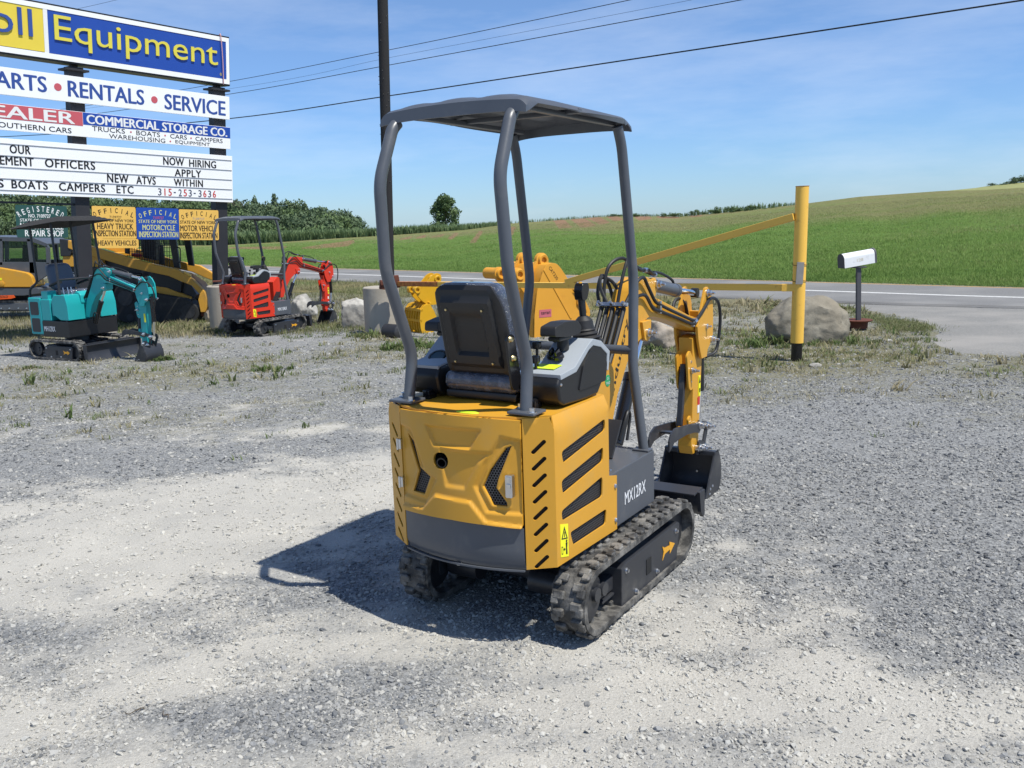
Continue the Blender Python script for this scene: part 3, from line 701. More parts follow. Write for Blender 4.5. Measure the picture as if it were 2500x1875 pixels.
def upper_body(root, P, name='MX12RX', style='open', hero=False):
    lop = [(-.256, .882), (-.217, .851), (-.182, .744), (-.122, .712), (-.163, .629), (-.238, .627), (-.192, .727), (-.240, .84)]
    rop = [(.264, .879), (.207, .739), (.198, .702), (.239, .643), (.240, .626), (.180, .628), (.140, .704), (.172, .773), (.240, .869)]
    hole = [(-.056+.036*math.cos(t*math.pi/9), .793+.036*math.sin(t*math.pi/9)) for t in range(18)]
    trap = [(-.13, .935), (.142, .937), (.093, .86), (-.086, .856)]
    low = [(-.32, .53), (-.32, .557), (-.162, .572), (-.09, .642), (.09, .638), (.156, .56), (.32, .547), (.32, .52)]
    ro2 = [(.30, .90), (.225, .915), (.150, .80), (.108, .705), (.155, .600), (.30, .597)]; lo2 = [(-.30, .91), (-.23, .905), (-.15, .735), (-.085, .71), (-.15, .598), (-.30, .60)]
    mid = [(-.05, .842), (.18, .846), (.125, .80), (.06, .69), (-.03, .69)]
    def emb(x, z):
        e = 0
        for poly, dep, wd in ((trap, -.013, .006), (low, .014, .0055), (ro2, -.012, .006), (lo2, -.012, .006), (mid, -.010, .008)):
            d = seg_d(x, z, poly); ins = in_poly(x, z, poly); q = .5+.5*max(-1, min(1, (d if ins else -d)/wd)); e += dep*q*q*(3-2*q)
        for poly in (lop, rop):
            d = seg_d(x, z, poly); e += .006*max(0, 1-abs(d-.006)/.010)
        return e
    dm = lambda x, z, d: (x, REAR(x)-.008-emb(x, z)+d, z)
    door = MB(); door.sheet([(-.300, .536), (-.15, .546), (0, .552), (.15, .549), (.300, .541), (.304, .984), (.15, .991), (0, .993), (-.15, .989), (-.300, .981)], [lop, rop, hole], dm, .012, .0062 if hero else .011)
    dr = door.done('engine_door', P, root, sharp=50)
    sc = MB()
    for poly in (lop, rop):
        xs = [p[0] for p in poly]; zs = [p[1] for p in poly]
        sc.sheet([(min(xs)-.01, min(zs)-.01), (max(xs)+.01, min(zs)-.01), (max(xs)+.01, max(zs)+.01), (min(xs)-.01, max(zs)+.01)], [], lambda x, z, d: (x, REAR(x)+.012+d, z), 0, .08, uv=True, walls=False)
    sc.done('door_screen', 'screen', dr, split=True)
    e = MB(); e.lathe([(.022, -.06), (.022, .028), (.017, .028), (.017, -.05)], (-.056, REAR(-.056)+.02, .788), (0.25, -1, -.15), 20); e.done('exhaust_pipe', 'gloss', dr)
    l = MB(); l.prism(rnd([(.243, .668), (.276, .670), (.276, .764), (.243, .762)], .006), 'y', REAR(.26)-.022, REAR(.26)+.0, .003)
    l.prism([(.250, .71), (.269, .71), (.269, .728), (.250, .728)], 'y', REAR(.26)-.026, REAR(.26)-.01, .002); l.prism([(.252, .735), (.268, .735), (.268, .757), (.252, .757)], 'y', REAR(.26)-.024, REAR(.26)-.01, .001)
    l.done('door_latch', 'zinc', dr)
    for zz in (.825, .655):
        h = MB(); h.box((-.309, -.735, zz), (.018, .014, .045), None, .003); h.cyl((-.318, -.74, zz-.025), (-.318, -.74, zz+.025), .006, seg=8); h.done('door_hinge', 'zinc', dr)
    # counterweight plate below the door
    cw = MB(); cw.sheet([(-.302, .356), (0, .356), (.302, .356), (.302, .536), (0, .549), (-.302, .530)], [], lambda x, z, d: (x, REAR(x)-.004+d+(.02*max(0, (.385-z)/.03) if z < .385 else 0), z), .03, .04)
    cw.prism([(-.302, .350), (.302, .350), (.302, .358), (-.302, .358)], 'y', -.70, -.35)
    cwt = cw.done('counterweight_plate', 'grey', root)
    b = MB(); b.lathe([(0, .012), (.012, .01), (.013, 0)], (0.0, -.765, .352), (0, 0, -1), 8); b.done('drain_plug', 'zinc', cwt)
    b = MB(); b.sheet([(-.302, .352), (.302, .352), (.302, .359), (-.302, .359)], [], lambda x, z, d: (x, REAR(x)-.008+d, z), .01, .04); b.done('lower_lip', 'grey', cwt)
    # angled corner panels with slanted slots
    A = Vector((.309, -.727)); B = Vector((.42, -.668)); Lc = (B-A).length
    for sx in (1, -1):
        def cm(u, v, d, sx=sx):
            p = A.lerp(B, u/Lc); return (sx*(p.x-d*.45), p.y+d*.85, v)
        holes = [slot((Lc*.50, .875-.0685*k), .078, .0165, R(44)) for k in range(8)]
        cp = MB(); cp.sheet([(0, .362), (Lc, .372), (Lc, .945), (Lc*.86, .994), (0, .992)], holes, cm, .006, .03); c = cp.done('corner_panel', P, root, sharp=40)
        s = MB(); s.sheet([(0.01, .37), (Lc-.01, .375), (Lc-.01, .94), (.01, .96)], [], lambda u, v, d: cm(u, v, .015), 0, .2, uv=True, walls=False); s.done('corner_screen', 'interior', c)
    # side panels
    ops = [[(-.606, .843), (-.24, .896), (-.219, .88), (-.22, .853), (-.242, .838), (-.587, .793), (-.611, .806)],
           [(-.612, .724), (-.261, .773), (-.24, .756), (-.246, .723), (-.263, .708), (-.593, .666), (-.617, .682)],
           [(-.618, .598), (-.282, .643), (-.257, .636), (-.256, .569), (-.277, .551), (-.598, .553), (-.622, .57)],
           [(-.55, .484), (-.254, .485), (-.22, .467), (-.23, .433), (-.256, .418), (-.515, .421), (-.537, .435)]]
    ops[0] = rnd([(-.612, .842), (-.22, .897), (-.22, .845), (-.600, .790)], .018); ops[1] = rnd([(-.618, .722), (-.24, .775), (-.246, .712), (-.610, .664)], .018)
    ops[2] = rnd([(-.624, .597), (-.252, .645), (-.256, .553), (-.618, .552)], .018); ops[3] = rnd([(-.555, .484), (-.218, .486), (-.228, .418), (-.530, .420)], .016)
    for sx in (1, -1):
        def sm(u, v, d, sx=sx):
            ins = max(0, v-.945)*.45; return (sx*(.42-ins-d), u, v)
        sp = MB(); out = [(-.668, .372), (-.113, .358), (-.108, .610), (-.186, .628), (-.186, .945), (-.186, .994), (-.645, .994), (-.668, .945)]
        sp.sheet(out, ops, sm, .006, .04); spn = sp.done('side_panel', P, root, sharp=20)
        s = MB(); s.sheet([(-.64, .40), (-.2, .40), (-.2, .92), (-.64, .92)], [], lambda u, v, d, sx=sx: (sx*.408, u, v), 0, .3, uv=True, walls=False); s.done('side_screen', 'screen', spn)
        b = MB()
        for zz in (.565, .405): b.lathe([(0, .008), (.009, .007), (.012, .002), (.012, 0)], (.42*sx, -.128, zz), (sx, 0, 0), 8)
        b.done('panel_bolt', 'zinc', spn, split=True)
        if sx > 0:
            d = MB(); d.prism([(-.640, .545), (-.574, .528), (-.574, .387), (-.640, .405)], 'x', .4195, .4215); dc = d.done('warning_decal', 'decal', spn)
            d = MB(); xx = .4222
            mfr = lambda u, v, o: (xx+o, u, v)
            for poly in ([(-.633, .478), (-.581, .467), (-.607, .527)],): d.sheet(poly, [[(-.624, .481), (-.590, .474), (-.607, .513)]], lambda u, v, o: (xx-o, u, v), .0005, .1)
            d.raw([(xx, -.608, .505), (xx, -.602, .505), (xx, -.605, .480), (xx, -.611, .482)], [(0, 1, 2, 3)])
            d.prism([(-.598, .405), (-.586, .402), (-.588, .432), (-.584, .452), (-.599, .454), (-.597, .432)], 'x', xx-.0005, xx+.0005); d.cyl((xx-.0005, -.591, .460), (xx+.0005, -.591, .460), .006, seg=10)
            d.sheet([(-.634, .415), (-.622, .412), (-.622, .445), (-.634, .448)], [[(-.632, .418), (-.624, .416), (-.624, .442), (-.632, .445)]], lambda u, v, o: (xx-o, u, v), .0005, .1)
            d.prism([(-.619, .431), (-.613, .437), (-.613, .433), (-.608, .432), (-.608, .436), (-.602, .428), (-.608, .423), (-.608, .427), (-.613, .428), (-.613, .424)], 'x', xx-.0005, xx+.0005)
            d.done('warning_symbol', 'ink', dc)
    # deck over the engine
    dk = MB()
    def dkm(u, v, d):
        hump = .012*math.exp(-(u/.2)**2)*min(1, max(0, (v+.70)/.2))
        return (u, v, .996+hump-d)
    pts = [(-.418, -.186), (-.398, -.64), (-.300, -.722)]+[(x, REAR(x)+.002) for x in (-.2, -.1, 0, .1, .2)]+[(.300, -.722), (.398, -.64), (.398, -.186)]
    pts[0] = (-.398, -.186)
    dk.sheet(pts, [], dkm, .01, .05)
    dk.prism([(-.398, .60), (.398, .60), (.398, .99), (-.398, .99)], 'y', -.19, -.178)
    deck = dk.done('engine_deck', P, root)
    bx = MB(); bx.box((0, -.42, .68), (.74, .46, .58)); bx.box((0, -.62, .66), (.50, .10, .5)); bx.done('engine_block', 'interior', root)
    if style == 'open':
        d = MB(); d.lathe([(.0, .004), (.05, .003), (.056, 0)], (.055, -.735, .997), (0, 0, 1), 20)
        for v in d.bm.verts: v.co.y = -.735+(v.co.y+.735)*.35
        d.done('deck_decal', 'lime', deck)
    # floor and front platform
    pf = MB()
    pf.prism([(-.416, .362), (.416, .362), (.416, .626), (-.416, .626)], 'y', -.18, .325, .008)
    pf.prism([(-.30, .33), (.30, .33), (.30, .365), (-.30, .365)], 'y', -.60, .24, .004)
    pl = pf.done('front_platform', 'grey', root)
    t = MB(); t.text(name, lambda u, v, o: (.4175+o, u, v), (-.022, .445, .212, .505), mi=0, bold=.03); t.done('model_lettering', 'letter', pl)
    t = MB(); t.text(name, lambda u, v, o: (-.4175-o, -u, v), (-.212, .445, .022, .505), mi=0); t.done('model_lettering', 'letter', pl)
    b = MB()
    b.lathe([(0, .006), (.008, .005), (.01, 0)], (.38, -.10, .627), (0, 0, 1), 8)
    b.done('floor_bolt', 'zinc', pl)
    for sx in (-1, 1):
        p = MB(); p.box((.25*sx, .13, .71), (.12, .012, .20), Euler((R(-35), 0, 0)).to_matrix(), .004); p.beam((.25*sx, .17, .63), (.25*sx, .14, .70), .02, .02); p.done('foot_pedal', 'darkgrey', root)
def open_excavator(label, loc, rz, P, name, group, blade_lift=0, hero=False):
    r = thing('mini_excavator', label, 'excavator', loc, rz, group)
    undercarriage(r, 37 if hero else 34, hero, .165 if hero else .06, .31 if hero else .28)
    upper_body(r, P, name, hero=hero)
    canopy(r); seat(r, True)
    for sx in (1, -1): console(r, sx, hero)
    bo, post = boom_set(r, P, True)
    if hero:
        d = MB(); d.lathe([(0, .002), (.029, .001), (.03, 0)], (.1905, .278, .962), (1, 0, 0), 24); q = d.done('inspection_sticker', 'green', post)
        d = MB(); d.text('QC', lambda u, v, o: (.193+o, u, v), (.266, .966, .290, .980)); d.text('PASS', lambda u, v, o: (.193+o, u, v), (.259, .944, .297, .958)); d.done('sticker_lettering', 'letter', q)
        e1 = Vector((.545-.35, 1.17-.80)).normalized(); e2 = Vector((-e1.y, e1.x))
        mf = lambda u, v, o: (BX1+.0015+o, .455+u*e1.x+v*e2.x, .87+u*e1.y+v*e2.y)
        d = MB(); d.text('industry', mf, (-.02, -.028, .40, .022), bold=.04); d.done('boom_lettering', 'ink', bo)
        c = MB(); c.box((.06, .24, 1.055), (.10, .07, .03), None, .012, 3); c.cyl((.10, .25, 1.05), (.10, .25, 1.085), .022); c.done('red_valve_cap', 'pinkred', post)
    return r
YAW0 = -.5657
open_excavator('yellow and grey mini excavator with canopy, parked close up on the gravel', (.16246, 4.27499, 0), YAW0, 'yellow', 'MX12RX', 'mini excavators for sale on the lot', hero=True)
# ------------------------------------------------------------------ ground: gravel lot, road, fields
# road lines through measured points (near edge, white edge line, yellow centre line)
def gline(a, b):
    p, q = gnd(*a), gnd(*b); d = (q-p); d.z = 0; return p, d.normalized()
WL, RD = gline((620, 663.5), (1966, 709.5)); 
YLp, YD = gline((640, 655.5), (1968, 698.5))
NEp, ND = gline((600, 677.5), (1837, 737))
RD = (RD+YD).normalized(); RN = Vector((-RD.y, RD.x, 0))
if RN.y < 0: RN = -RN                       # RN points across the road, away from the lot
if RD.x < 0: RD = -RD
def road_uv(x, y):
    d = Vector((x-WL.x, y-WL.y, 0)); return d.dot(RD), d.dot(RN)
S_NEAR = road_uv(NEp.x, NEp.y)[1]; S_FAR = road_uv(YLp.x, YLp.y)[1]
S_NEAR = max(-3.2, min(-1.2, S_NEAR)); S_FAR = max(2.4, min(5, S_FAR))
def road_pt(u, s, dz=0.0):
    p = WL+RD*u+RN*s; return (p.x, p.y, G(min(p.y, 60))+dz)
DRIVE = [gnd(*p) for p in ((2010, 742), (2097, 756), (2180, 770), (2237, 782), (2268, 797), (2271, 812), (2257, 834), (2306, 858), (2370, 867), (2500, 871), (2700, 880))]   # edge of the paved driveway mouth
BLOBS = [  # (px, py, radius across m, radius deep m, dustiness) pale dust (+) and dark stone (-) patches
    (330, 1290, 1.3, .9, .50), (160, 1420, .9, .5, .5), (700, 1180, 1.2, .4, .30), (250, 1700, .55, .3, .42), (650, 1560, .8, .25, .30), (60, 1560, .45, .16, -.5), (800, 1740, .60, .28, -.42), (150, 1150, 1.2, .35, -.3), (600, 1100, 1.2, .22, -.3),
    (1000, 1620, .5, .2, -.1), (450, 1140, 1.3, .28, -.42), (520, 1760, .3, .1, -.3), (1750, 1700, .6, .3, .42), (2150, 1740, .6, .3, .36), (1900, 1560, .8, .3, .2), (1850, 1800, .35, .15, -.5), (2330, 1450, .8, .7, -.32), (2100, 1200, 1.6, 1.2, -.34), (2300, 1040, 2.0, 1.6, -.36),
    (1950, 1000, 1.2, 1.0, -.3), (1500, 1560, .5, .3, .25), (1650, 1500, .5, .35, .2), (1200, 1700, .6, .25, .22), (1350, 1800, .6, .18, -.1), (700, 1000, 2.0, 1.2, .12), (200, 1040, 2.0, 1.2, .06), (880, 1130, .8, .35, .45), (950, 1250, 1.2, .6, .2)]
BL = [(gnd(a, b), c, d, e) for a, b, c, d, e in BLOBS]
def dust(x, y):
    v = .48+.70*(fbm(x*.55+3, y*.75+9, 5)-.5)+1.25*(fbm(x*2.1+40, y*3.3+2, 5)-.5)+.8*(fbm(x*6+4, y*8+2, 4)-.5)
    for p, rx, ry, a in BL: v = v+a*np.exp(-((x-p.x)/rx)**2-((y-p.y)/ry)**2)
    v = v-.42*np.clip((y-6.3)/3, 0, 1)
    return np.clip(v, 0, 1)
def veg(x, y):
    """where weeds and dry grass have come up through the stone"""
    v = .9*(fbm(x*.45+70, y*.5+13, 4)-.5)*2
    band = np.exp(-((y-12.0)/4.8)**2)*.60-.42*np.exp(-((y-4.5)/2.5)**2)
    right = .36*np.clip((x-1.0)/1.2, 0, 1)*np.clip((y-8.0)/2.0, 0, 1)
    far = .75*np.clip((y-17.0)/2.0, 0, 1)
    return np.clip(v*.55+band+right+far-.18, 0, 1)
def bump_h(x, y): return .020*(fbm(x*.9, y*.9, 3)-.5)*np.clip((9-y)/3, .0, 1)+.010*(fbm(x*4+9, y*4, 3)-.5)
Gv = np.vectorize(G)
def ground_material():
    m, nt, b, N, L = new_mat('gravel_ground')
    geo = N('ShaderNodeNewGeometry'); pos = geo.outputs['Position']
    da = N('ShaderNodeAttribute'); da.attribute_name = 'dust'; ve = N('ShaderNodeAttribute'); ve.attribute_name = 'veg'
    def noise(sc, det=6, ro=.6):
        n = N('ShaderNodeTexNoise'); n.inputs['Scale'].default_value = sc; n.inputs['Detail'].default_value = det; n.inputs['Roughness'].default_value = ro; L(pos, n.inputs['Vector']); return n
    def ramp(src, p0, c0, p1, c1):
        r = N('ShaderNodeValToRGB'); r.color_ramp.elements[0].position = p0; r.color_ramp.elements[0].color = (*c0, 1); r.color_ramp.elements[1].position = p1; r.color_ramp.elements[1].color = (*c1, 1); L(src, r.inputs[0]); return r
    def mix(f, a, c, bt='MIX'):
        x = N('ShaderNodeMix'); x.data_type = 'RGBA'; x.blend_type = bt
        if isinstance(f, float): x.inputs['Factor'].default_value = f
        else: L(f, x.inputs['Factor'])
        L(a, x.inputs['A']); L(c, x.inputs['B']); return x.outputs['Result']
    vo = N('ShaderNodeTexVoronoi'); vo.inputs['Scale'].default_value = 62; L(pos, vo.inputs['Vector'])
    v2 = N('ShaderNodeTexVoronoi'); v2.inputs['Scale'].default_value = 150; L(pos, v2.inputs['Vector'])
    sp = N('ShaderNodeSeparateColor'); L(vo.outputs['Color'], sp.inputs[0]); s2 = N('ShaderNodeSeparateColor'); L(v2.outputs['Color'], s2.inputs[0])
    stone = ramp(sp.outputs[0], .1, (.115, .12, .125), .95, (.355, .36, .36)); st2 = ramp(s2.outputs[1], .1, (.115, .118, .12), .95, (.35, .35, .342))
    stones = mix(.5, stone.outputs[0], st2.outputs[0])
    fine = noise(140, 5, .7); dustc = ramp(fine.outputs['Fac'], .3, (.36, .346, .312), .7, (.57, .55, .505))
    big = noise(1.7, 6); dtone = ramp(big.outputs['Fac'], .3, (.86, .86, .86), .7, (1.08, 1.07, 1.05))
    dcol = mix(1.0, dustc.outputs[0], dtone.outputs[0], 'MULTIPLY')
    # breakup: stones show through the dust
    br = N('ShaderNodeMath'); br.operation = 'MULTIPLY_ADD'; br.inputs[1].default_value = .75; br.inputs[2].default_value = -.37; L(noise(34, 5, .7).outputs['Fac'], br.inputs[0])
    ad = N('ShaderNodeMath'); ad.operation = 'ADD'; L(da.outputs['Fac'], ad.inputs[0]); L(br.outputs[0], ad.inputs[1])
    mr = N('ShaderNodeMapRange'); mr.inputs['From Min'].default_value = .30; mr.inputs['From Max'].default_value = .78; mr.inputs['To Max'].default_value = .9; L(ad.outputs[0], mr.inputs['Value'])
    base = mix(mr.outputs[0], stones, dcol)
    # thin dry grass and soil between the stones
    vs = ramp(noise(26, 5, .75).outputs['Fac'], .35, (.10, .10, .05), .7, (.24, .215, .125))
    vn = N('ShaderNodeMath'); vn.operation = 'MULTIPLY_ADD'; vn.inputs[1].default_value = 1.6; vn.inputs[2].default_value = -.86; L(noise(9, 6, .75).outputs['Fac'], vn.inputs[0])
    va = N('ShaderNodeMath'); va.operation = 'ADD'; L(ve.outputs['Fac'], va.inputs[0]); L(vn.outputs[0], va.inputs[1])
    vm = N('ShaderNodeMapRange'); vm.inputs['From Min'].default_value = .15; vm.inputs['From Max'].default_value = .75; vm.inputs['To Max'].default_value = .92; L(va.outputs[0], vm.inputs['Value'])
    col = mix(vm.outputs[0], base, vs.outputs[0])
    L(col, b.inputs['Base Color']); b.inputs['Roughness'].default_value = .95; b.inputs['Specular IOR Level'].default_value = .15
    h1 = N('ShaderNodeMath'); h1.operation = 'MULTIPLY_ADD'; h1.inputs[1].default_value = -.55; L(vo.outputs['Distance'], h1.inputs[0]); L(fine.outputs['Fac'], h1.inputs[2])
    bp = N('ShaderNodeBump'); bp.inputs['Strength'].default_value = .7; bp.inputs['Distance'].default_value = .010; L(h1.outputs[0], bp.inputs['Height']); L(bp.outputs[0], b.inputs['Normal'])
    return m
MT['ground'] = ground_material()
def make_ground():
    xs = np.concatenate([np.arange(-60, -8, 1.0), np.arange(-8, -3.2, .12), np.arange(-3.2, 3.4, .045), np.arange(3.4, 9, .12), np.arange(9, 61, 1.0)])
    ys = np.concatenate([np.arange(-12, 1, .5), np.arange(1, 8, .045), np.arange(8, 20, .1), np.arange(20, 64, .6)])
    X, Y = np.meshgrid(xs, ys); Z = Gv(Y)+bump_h(X, Y); S = (X-WL.x)*RN.x+(Y-WL.y)*RN.y; Z = Z-.5*np.clip((S-S_NEAR-.6)/1.5, 0, 1)
    V = np.stack([X.ravel(), Y.ravel(), Z.ravel()], 1); nx, ny = len(xs), len(ys)
    i = np.arange(ny-1)[:, None]*nx+np.arange(nx-1)[None, :]; F = np.stack([i, i+1, i+nx+1, i+nx], -1).reshape(-1, 4)
    o = np_mesh('ground', V, F, ['ground'], smooth=True, attr={'dust': dust(X, Y).ravel(), 'veg': veg(X, Y).ravel()})
    tag(o, 'gravel lot of pale dust and grey crushed stone', kind='structure')
make_ground()
def noise_mat(name, c0, c1, sc, rough=.9, bump=.3, c2=None, sc2=.3, det=6, p=(.35, .65), spec=.2):
    m, nt, b, N, L = new_mat(name); geo = N('ShaderNodeNewGeometry')
    n = N('ShaderNodeTexNoise'); n.inputs['Scale'].default_value = sc; n.inputs['Detail'].default_value = det; n.inputs['Roughness'].default_value = .7; L(geo.outputs['Position'], n.inputs['Vector'])
    r = N('ShaderNodeValToRGB'); r.color_ramp.elements[0].position = p[0]; r.color_ramp.elements[1].position = p[1]; r.color_ramp.elements[0].color = (*c0, 1); r.color_ramp.elements[1].color = (*c1, 1); L(n.outputs['Fac'], r.inputs[0]); col = r.outputs[0]
    if c2:
        n2 = N('ShaderNodeTexNoise'); n2.inputs['Scale'].default_value = sc2; n2.inputs['Detail'].default_value = 7; L(geo.outputs['Position'], n2.inputs['Vector'])
        mr = N('ShaderNodeMapRange'); mr.inputs['From Min'].default_value = .45; mr.inputs['From Max'].default_value = .7; L(n2.outputs['Fac'], mr.inputs['Value'])
        mx = N('ShaderNodeMix'); mx.data_type = 'RGBA'; mx.inputs['B'].default_value = (*c2, 1); L(mr.outputs[0], mx.inputs['Factor']); L(col, mx.inputs['A']); col = mx.outputs['Result']
    L(col, b.inputs['Base Color']); b.inputs['Roughness'].default_value = rough; b.inputs['Specular IOR Level'].default_value = spec
    bp = N('ShaderNodeBump'); bp.inputs['Strength'].default_value = bump; bp.inputs['Distance'].default_value = .02; L(n.outputs['Fac'], bp.inputs['Height']); L(bp.outputs[0], b.inputs['Normal'])
    return m
MT['asphalt'] = noise_mat('asphalt', (.14, .14, .142), (.225, .222, .216), 55, .85, .25, (.245, .24, .232), .5)
MT['apron'] = noise_mat('driveway_asphalt', (.155, .152, .146), (.27, .265, .25), 40, .9, .3, (.30, .285, .265), .6)
MT['linewhite'] = noise_mat('road_paint_white', (.5, .5, .49), (.72, .72, .70), 12, .7, .1)
MT['lineyellow'] = noise_mat('road_paint_yellow', (.40, .26, .12), (.55, .36, .15), 8, .7, .1)
MT['verge'] = noise_mat('dry_verge', (.10, .10, .035), (.24, .20, .10), 3.2, .95, .6, (.08, .12, .03), .35)
def strip(name, s0, s1, dz, mat, u0=-160, u1=130, n=700, par=None, wob=0):
    V = []; F = []
    k = max(1, int((s1-s0)/.6))
    for i in range(n+1):
        u = u0+(u1-u0)*i/n; w = wob*math.sin(u*1.7+3*math.sin(u*.6))
        V.append(road_pt(u, s0+w, dz-.06))                            # the edge goes down into the ground
        for j in range(k+1): V.append(road_pt(u, s0+w*(1-j/k)+(s1-s0)*j/k, dz))
    k += 1
    for i in range(n):
        for j in range(k): a = i*(k+1)+j; F.append((a, a+1, a+k+2, a+k+1))
    return np_mesh(name, V, F, [mat], par)
tag(strip('verge', S_NEAR-3.4, S_NEAR+.3, .012, 'verge', -160, road_uv(3.5, 21)[0], wob=.45), 'dry grass verge along the near side of the road', kind='structure')
tag(strip('road', S_NEAR, S_FAR+.30, .03, 'asphalt', wob=.05), 'grey asphalt road passing behind the lot', kind='structure')
tag(strip('road_edge_line', -.07, .07, .036, 'linewhite'), 'white edge line on the road', kind='structure')
tag(strip('road_centre_line', S_FAR-.10, S_FAR-.01, .036, 'lineyellow'), 'yellow line along the far side of the road', kind='structure')
def driveway():
    b = MB(); pts = [(p.x, p.y) for p in DRIVE]; far = [road_pt(u, S_NEAR-.02)[:2] for u in (60, 40, 25, 18, 12, 8, 5)]
    q = []
    for i in range(len(pts)-1):                                      # ease the corners of the paved edge
        for k in range(8): t = k/8; w = .16*(fbm(pts[i][0]*2+t*6, i*3.1, 3)-.5); q.append((pts[i][0]*(1-t)+pts[i+1][0]*t+w, pts[i][1]*(1-t)+pts[i+1][1]*t+w))
    for _ in range(2): q = [q[0]]+[((a[0]+b[0]*2+c[0])/4, (a[1]+b[1]*2+c[1])/4) for a, b, c in zip(q, q[1:], q[2:])]+[q[-1]]
    pts2 = q+[(22, 8.5), (40, 8)]+[q for q in far if q[0] > DRIVE[0].x+.5]
    b.sheet(pts2, [], lambda u, v, d: (u, v, G(v)-.005+.025*min(1, seg_d(u, v, q, False)/.45)-d), .03, .22); tag(b.done('driveway', 'apron'), 'worn grey asphalt mouth of the driveway', kind='structure')
    # grassy islands by the mailbox
driveway()
def crack():
    b = MB(); P = [gnd(x, y) for x, y in ((2010, 738.5), (2120, 742), (2250, 746), (2400, 750), (2560, 754.5))]
    P = [(p.x, p.y, G(p.y)+.033) for p in P]; V = []; F = []
    for i, p in enumerate(P): V += [(p[0], p[1]-.012-.01*(i % 2), p[2]), (p[0], p[1]+.012, p[2])]
    F = [(2*i, 2*i+2, 2*i+3, 2*i+1) for i in range(len(P)-1)]; b.raw(V, F); tag(b.done('road_seam', noise_mat('tar_seam', (.045, .045, .045), (.12, .12, .115), 9)), 'dark seam between the road and the driveway', kind='structure')
crack()
# ------------------------------------------------------------------ loose stone (stuff): real pebbles, instanced
def pebble_material():
    m, nt, b, N, L = new_mat('crushed_stone'); oi = N('ShaderNodeObjectInfo')
    r = N('ShaderNodeValToRGB'); e = r.color_ramp.elements; e[0].position = 0; e[0].color = (.095, .10, .106, 1); e[1].position = 1; e[1].color = (.37, .37, .355, 1)
    for p, c in ((.35, (.175, .18, .187)), (.7, (.25, .253, .255)), (.9, (.32, .312, .29))): q = e.new(p); q.color = (*c, 1)
    L(oi.outputs['Random'], r.inputs[0])
    tc = N('ShaderNodeTexCoord'); n = N('ShaderNodeTexNoise'); n.inputs['Scale'].default_value = 5; n.inputs['Detail'].default_value = 5; L(tc.outputs['Object'], n.inputs['Vector'])
    mr = N('ShaderNodeMapRange'); mr.inputs['To Min'].default_value = .75; mr.inputs['To Max'].default_value = 1.3; L(n.outputs['Fac'], mr.inputs['Value'])
    mx = N('ShaderNodeMix'); mx.data_type = 'RGBA'; mx.blend_type = 'MULTIPLY'; mx.inputs['Factor'].default_value = 1; L(r.outputs[0], mx.inputs['A']); L(mr.outputs[0], mx.inputs['B'])
    da = N('ShaderNodeAttribute'); da.attribute_name = 'dusty'; da.attribute_type = 'INSTANCER'
    m2 = N('ShaderNodeMix'); m2.data_type = 'RGBA'; m2.inputs['B'].default_value = (.50, .482, .435, 1); L(da.outputs['Fac'], m2.inputs['Factor']); L(mx.outputs['Result'], m2.inputs['A'])
    L(m2.outputs['Result'], b.inputs['Base Color']); b.inputs['Roughness'].default_value = .85; b.inputs['Specular IOR Level'].default_value = .25
    return m
MT['pebble'] = pebble_material()
def scatter_nodes(name, shapes):
    """node group: one of the built-in little shapes on every point, turned and sized by the point's attributes"""
    ng = bpy.data.node_groups.new(name, 'GeometryNodeTree'); ng.interface.new_socket('Geometry', in_out='INPUT', socket_type='NodeSocketGeometry'); ng.interface.new_socket('Geometry', in_out='OUTPUT', socket_type='NodeSocketGeometry')
    N = ng.nodes.new; L = ng.links.new; gi = N('NodeGroupInput'); go = N('NodeGroupOutput')
    join = N('GeometryNodeGeometryToInstance')
    for sh in shapes(N, L): L(sh, join.inputs[0])
    m2p = N('GeometryNodeMeshToPoints'); m2p.inputs['Radius'].default_value = .001; L(gi.outputs[0], m2p.inputs['Mesh'])
    iop = N('GeometryNodeInstanceOnPoints'); iop.inputs['Pick Instance'].default_value = True
    def attr(n, t):
        a = N('GeometryNodeInputNamedAttribute'); a.data_type = t; a.inputs['Name'].default_value = n; return a.outputs['Attribute']
    L(m2p.outputs[0], iop.inputs['Points']); L(join.outputs[0], iop.inputs['Instance']); L(attr('rot', 'FLOAT_VECTOR'), iop.inputs['Rotation']); L(attr('scl', 'FLOAT_VECTOR'), iop.inputs['Scale']); L(attr('pick', 'INT'), iop.inputs['Instance Index'])
    L(iop.outputs[0], go.inputs[0]); return ng
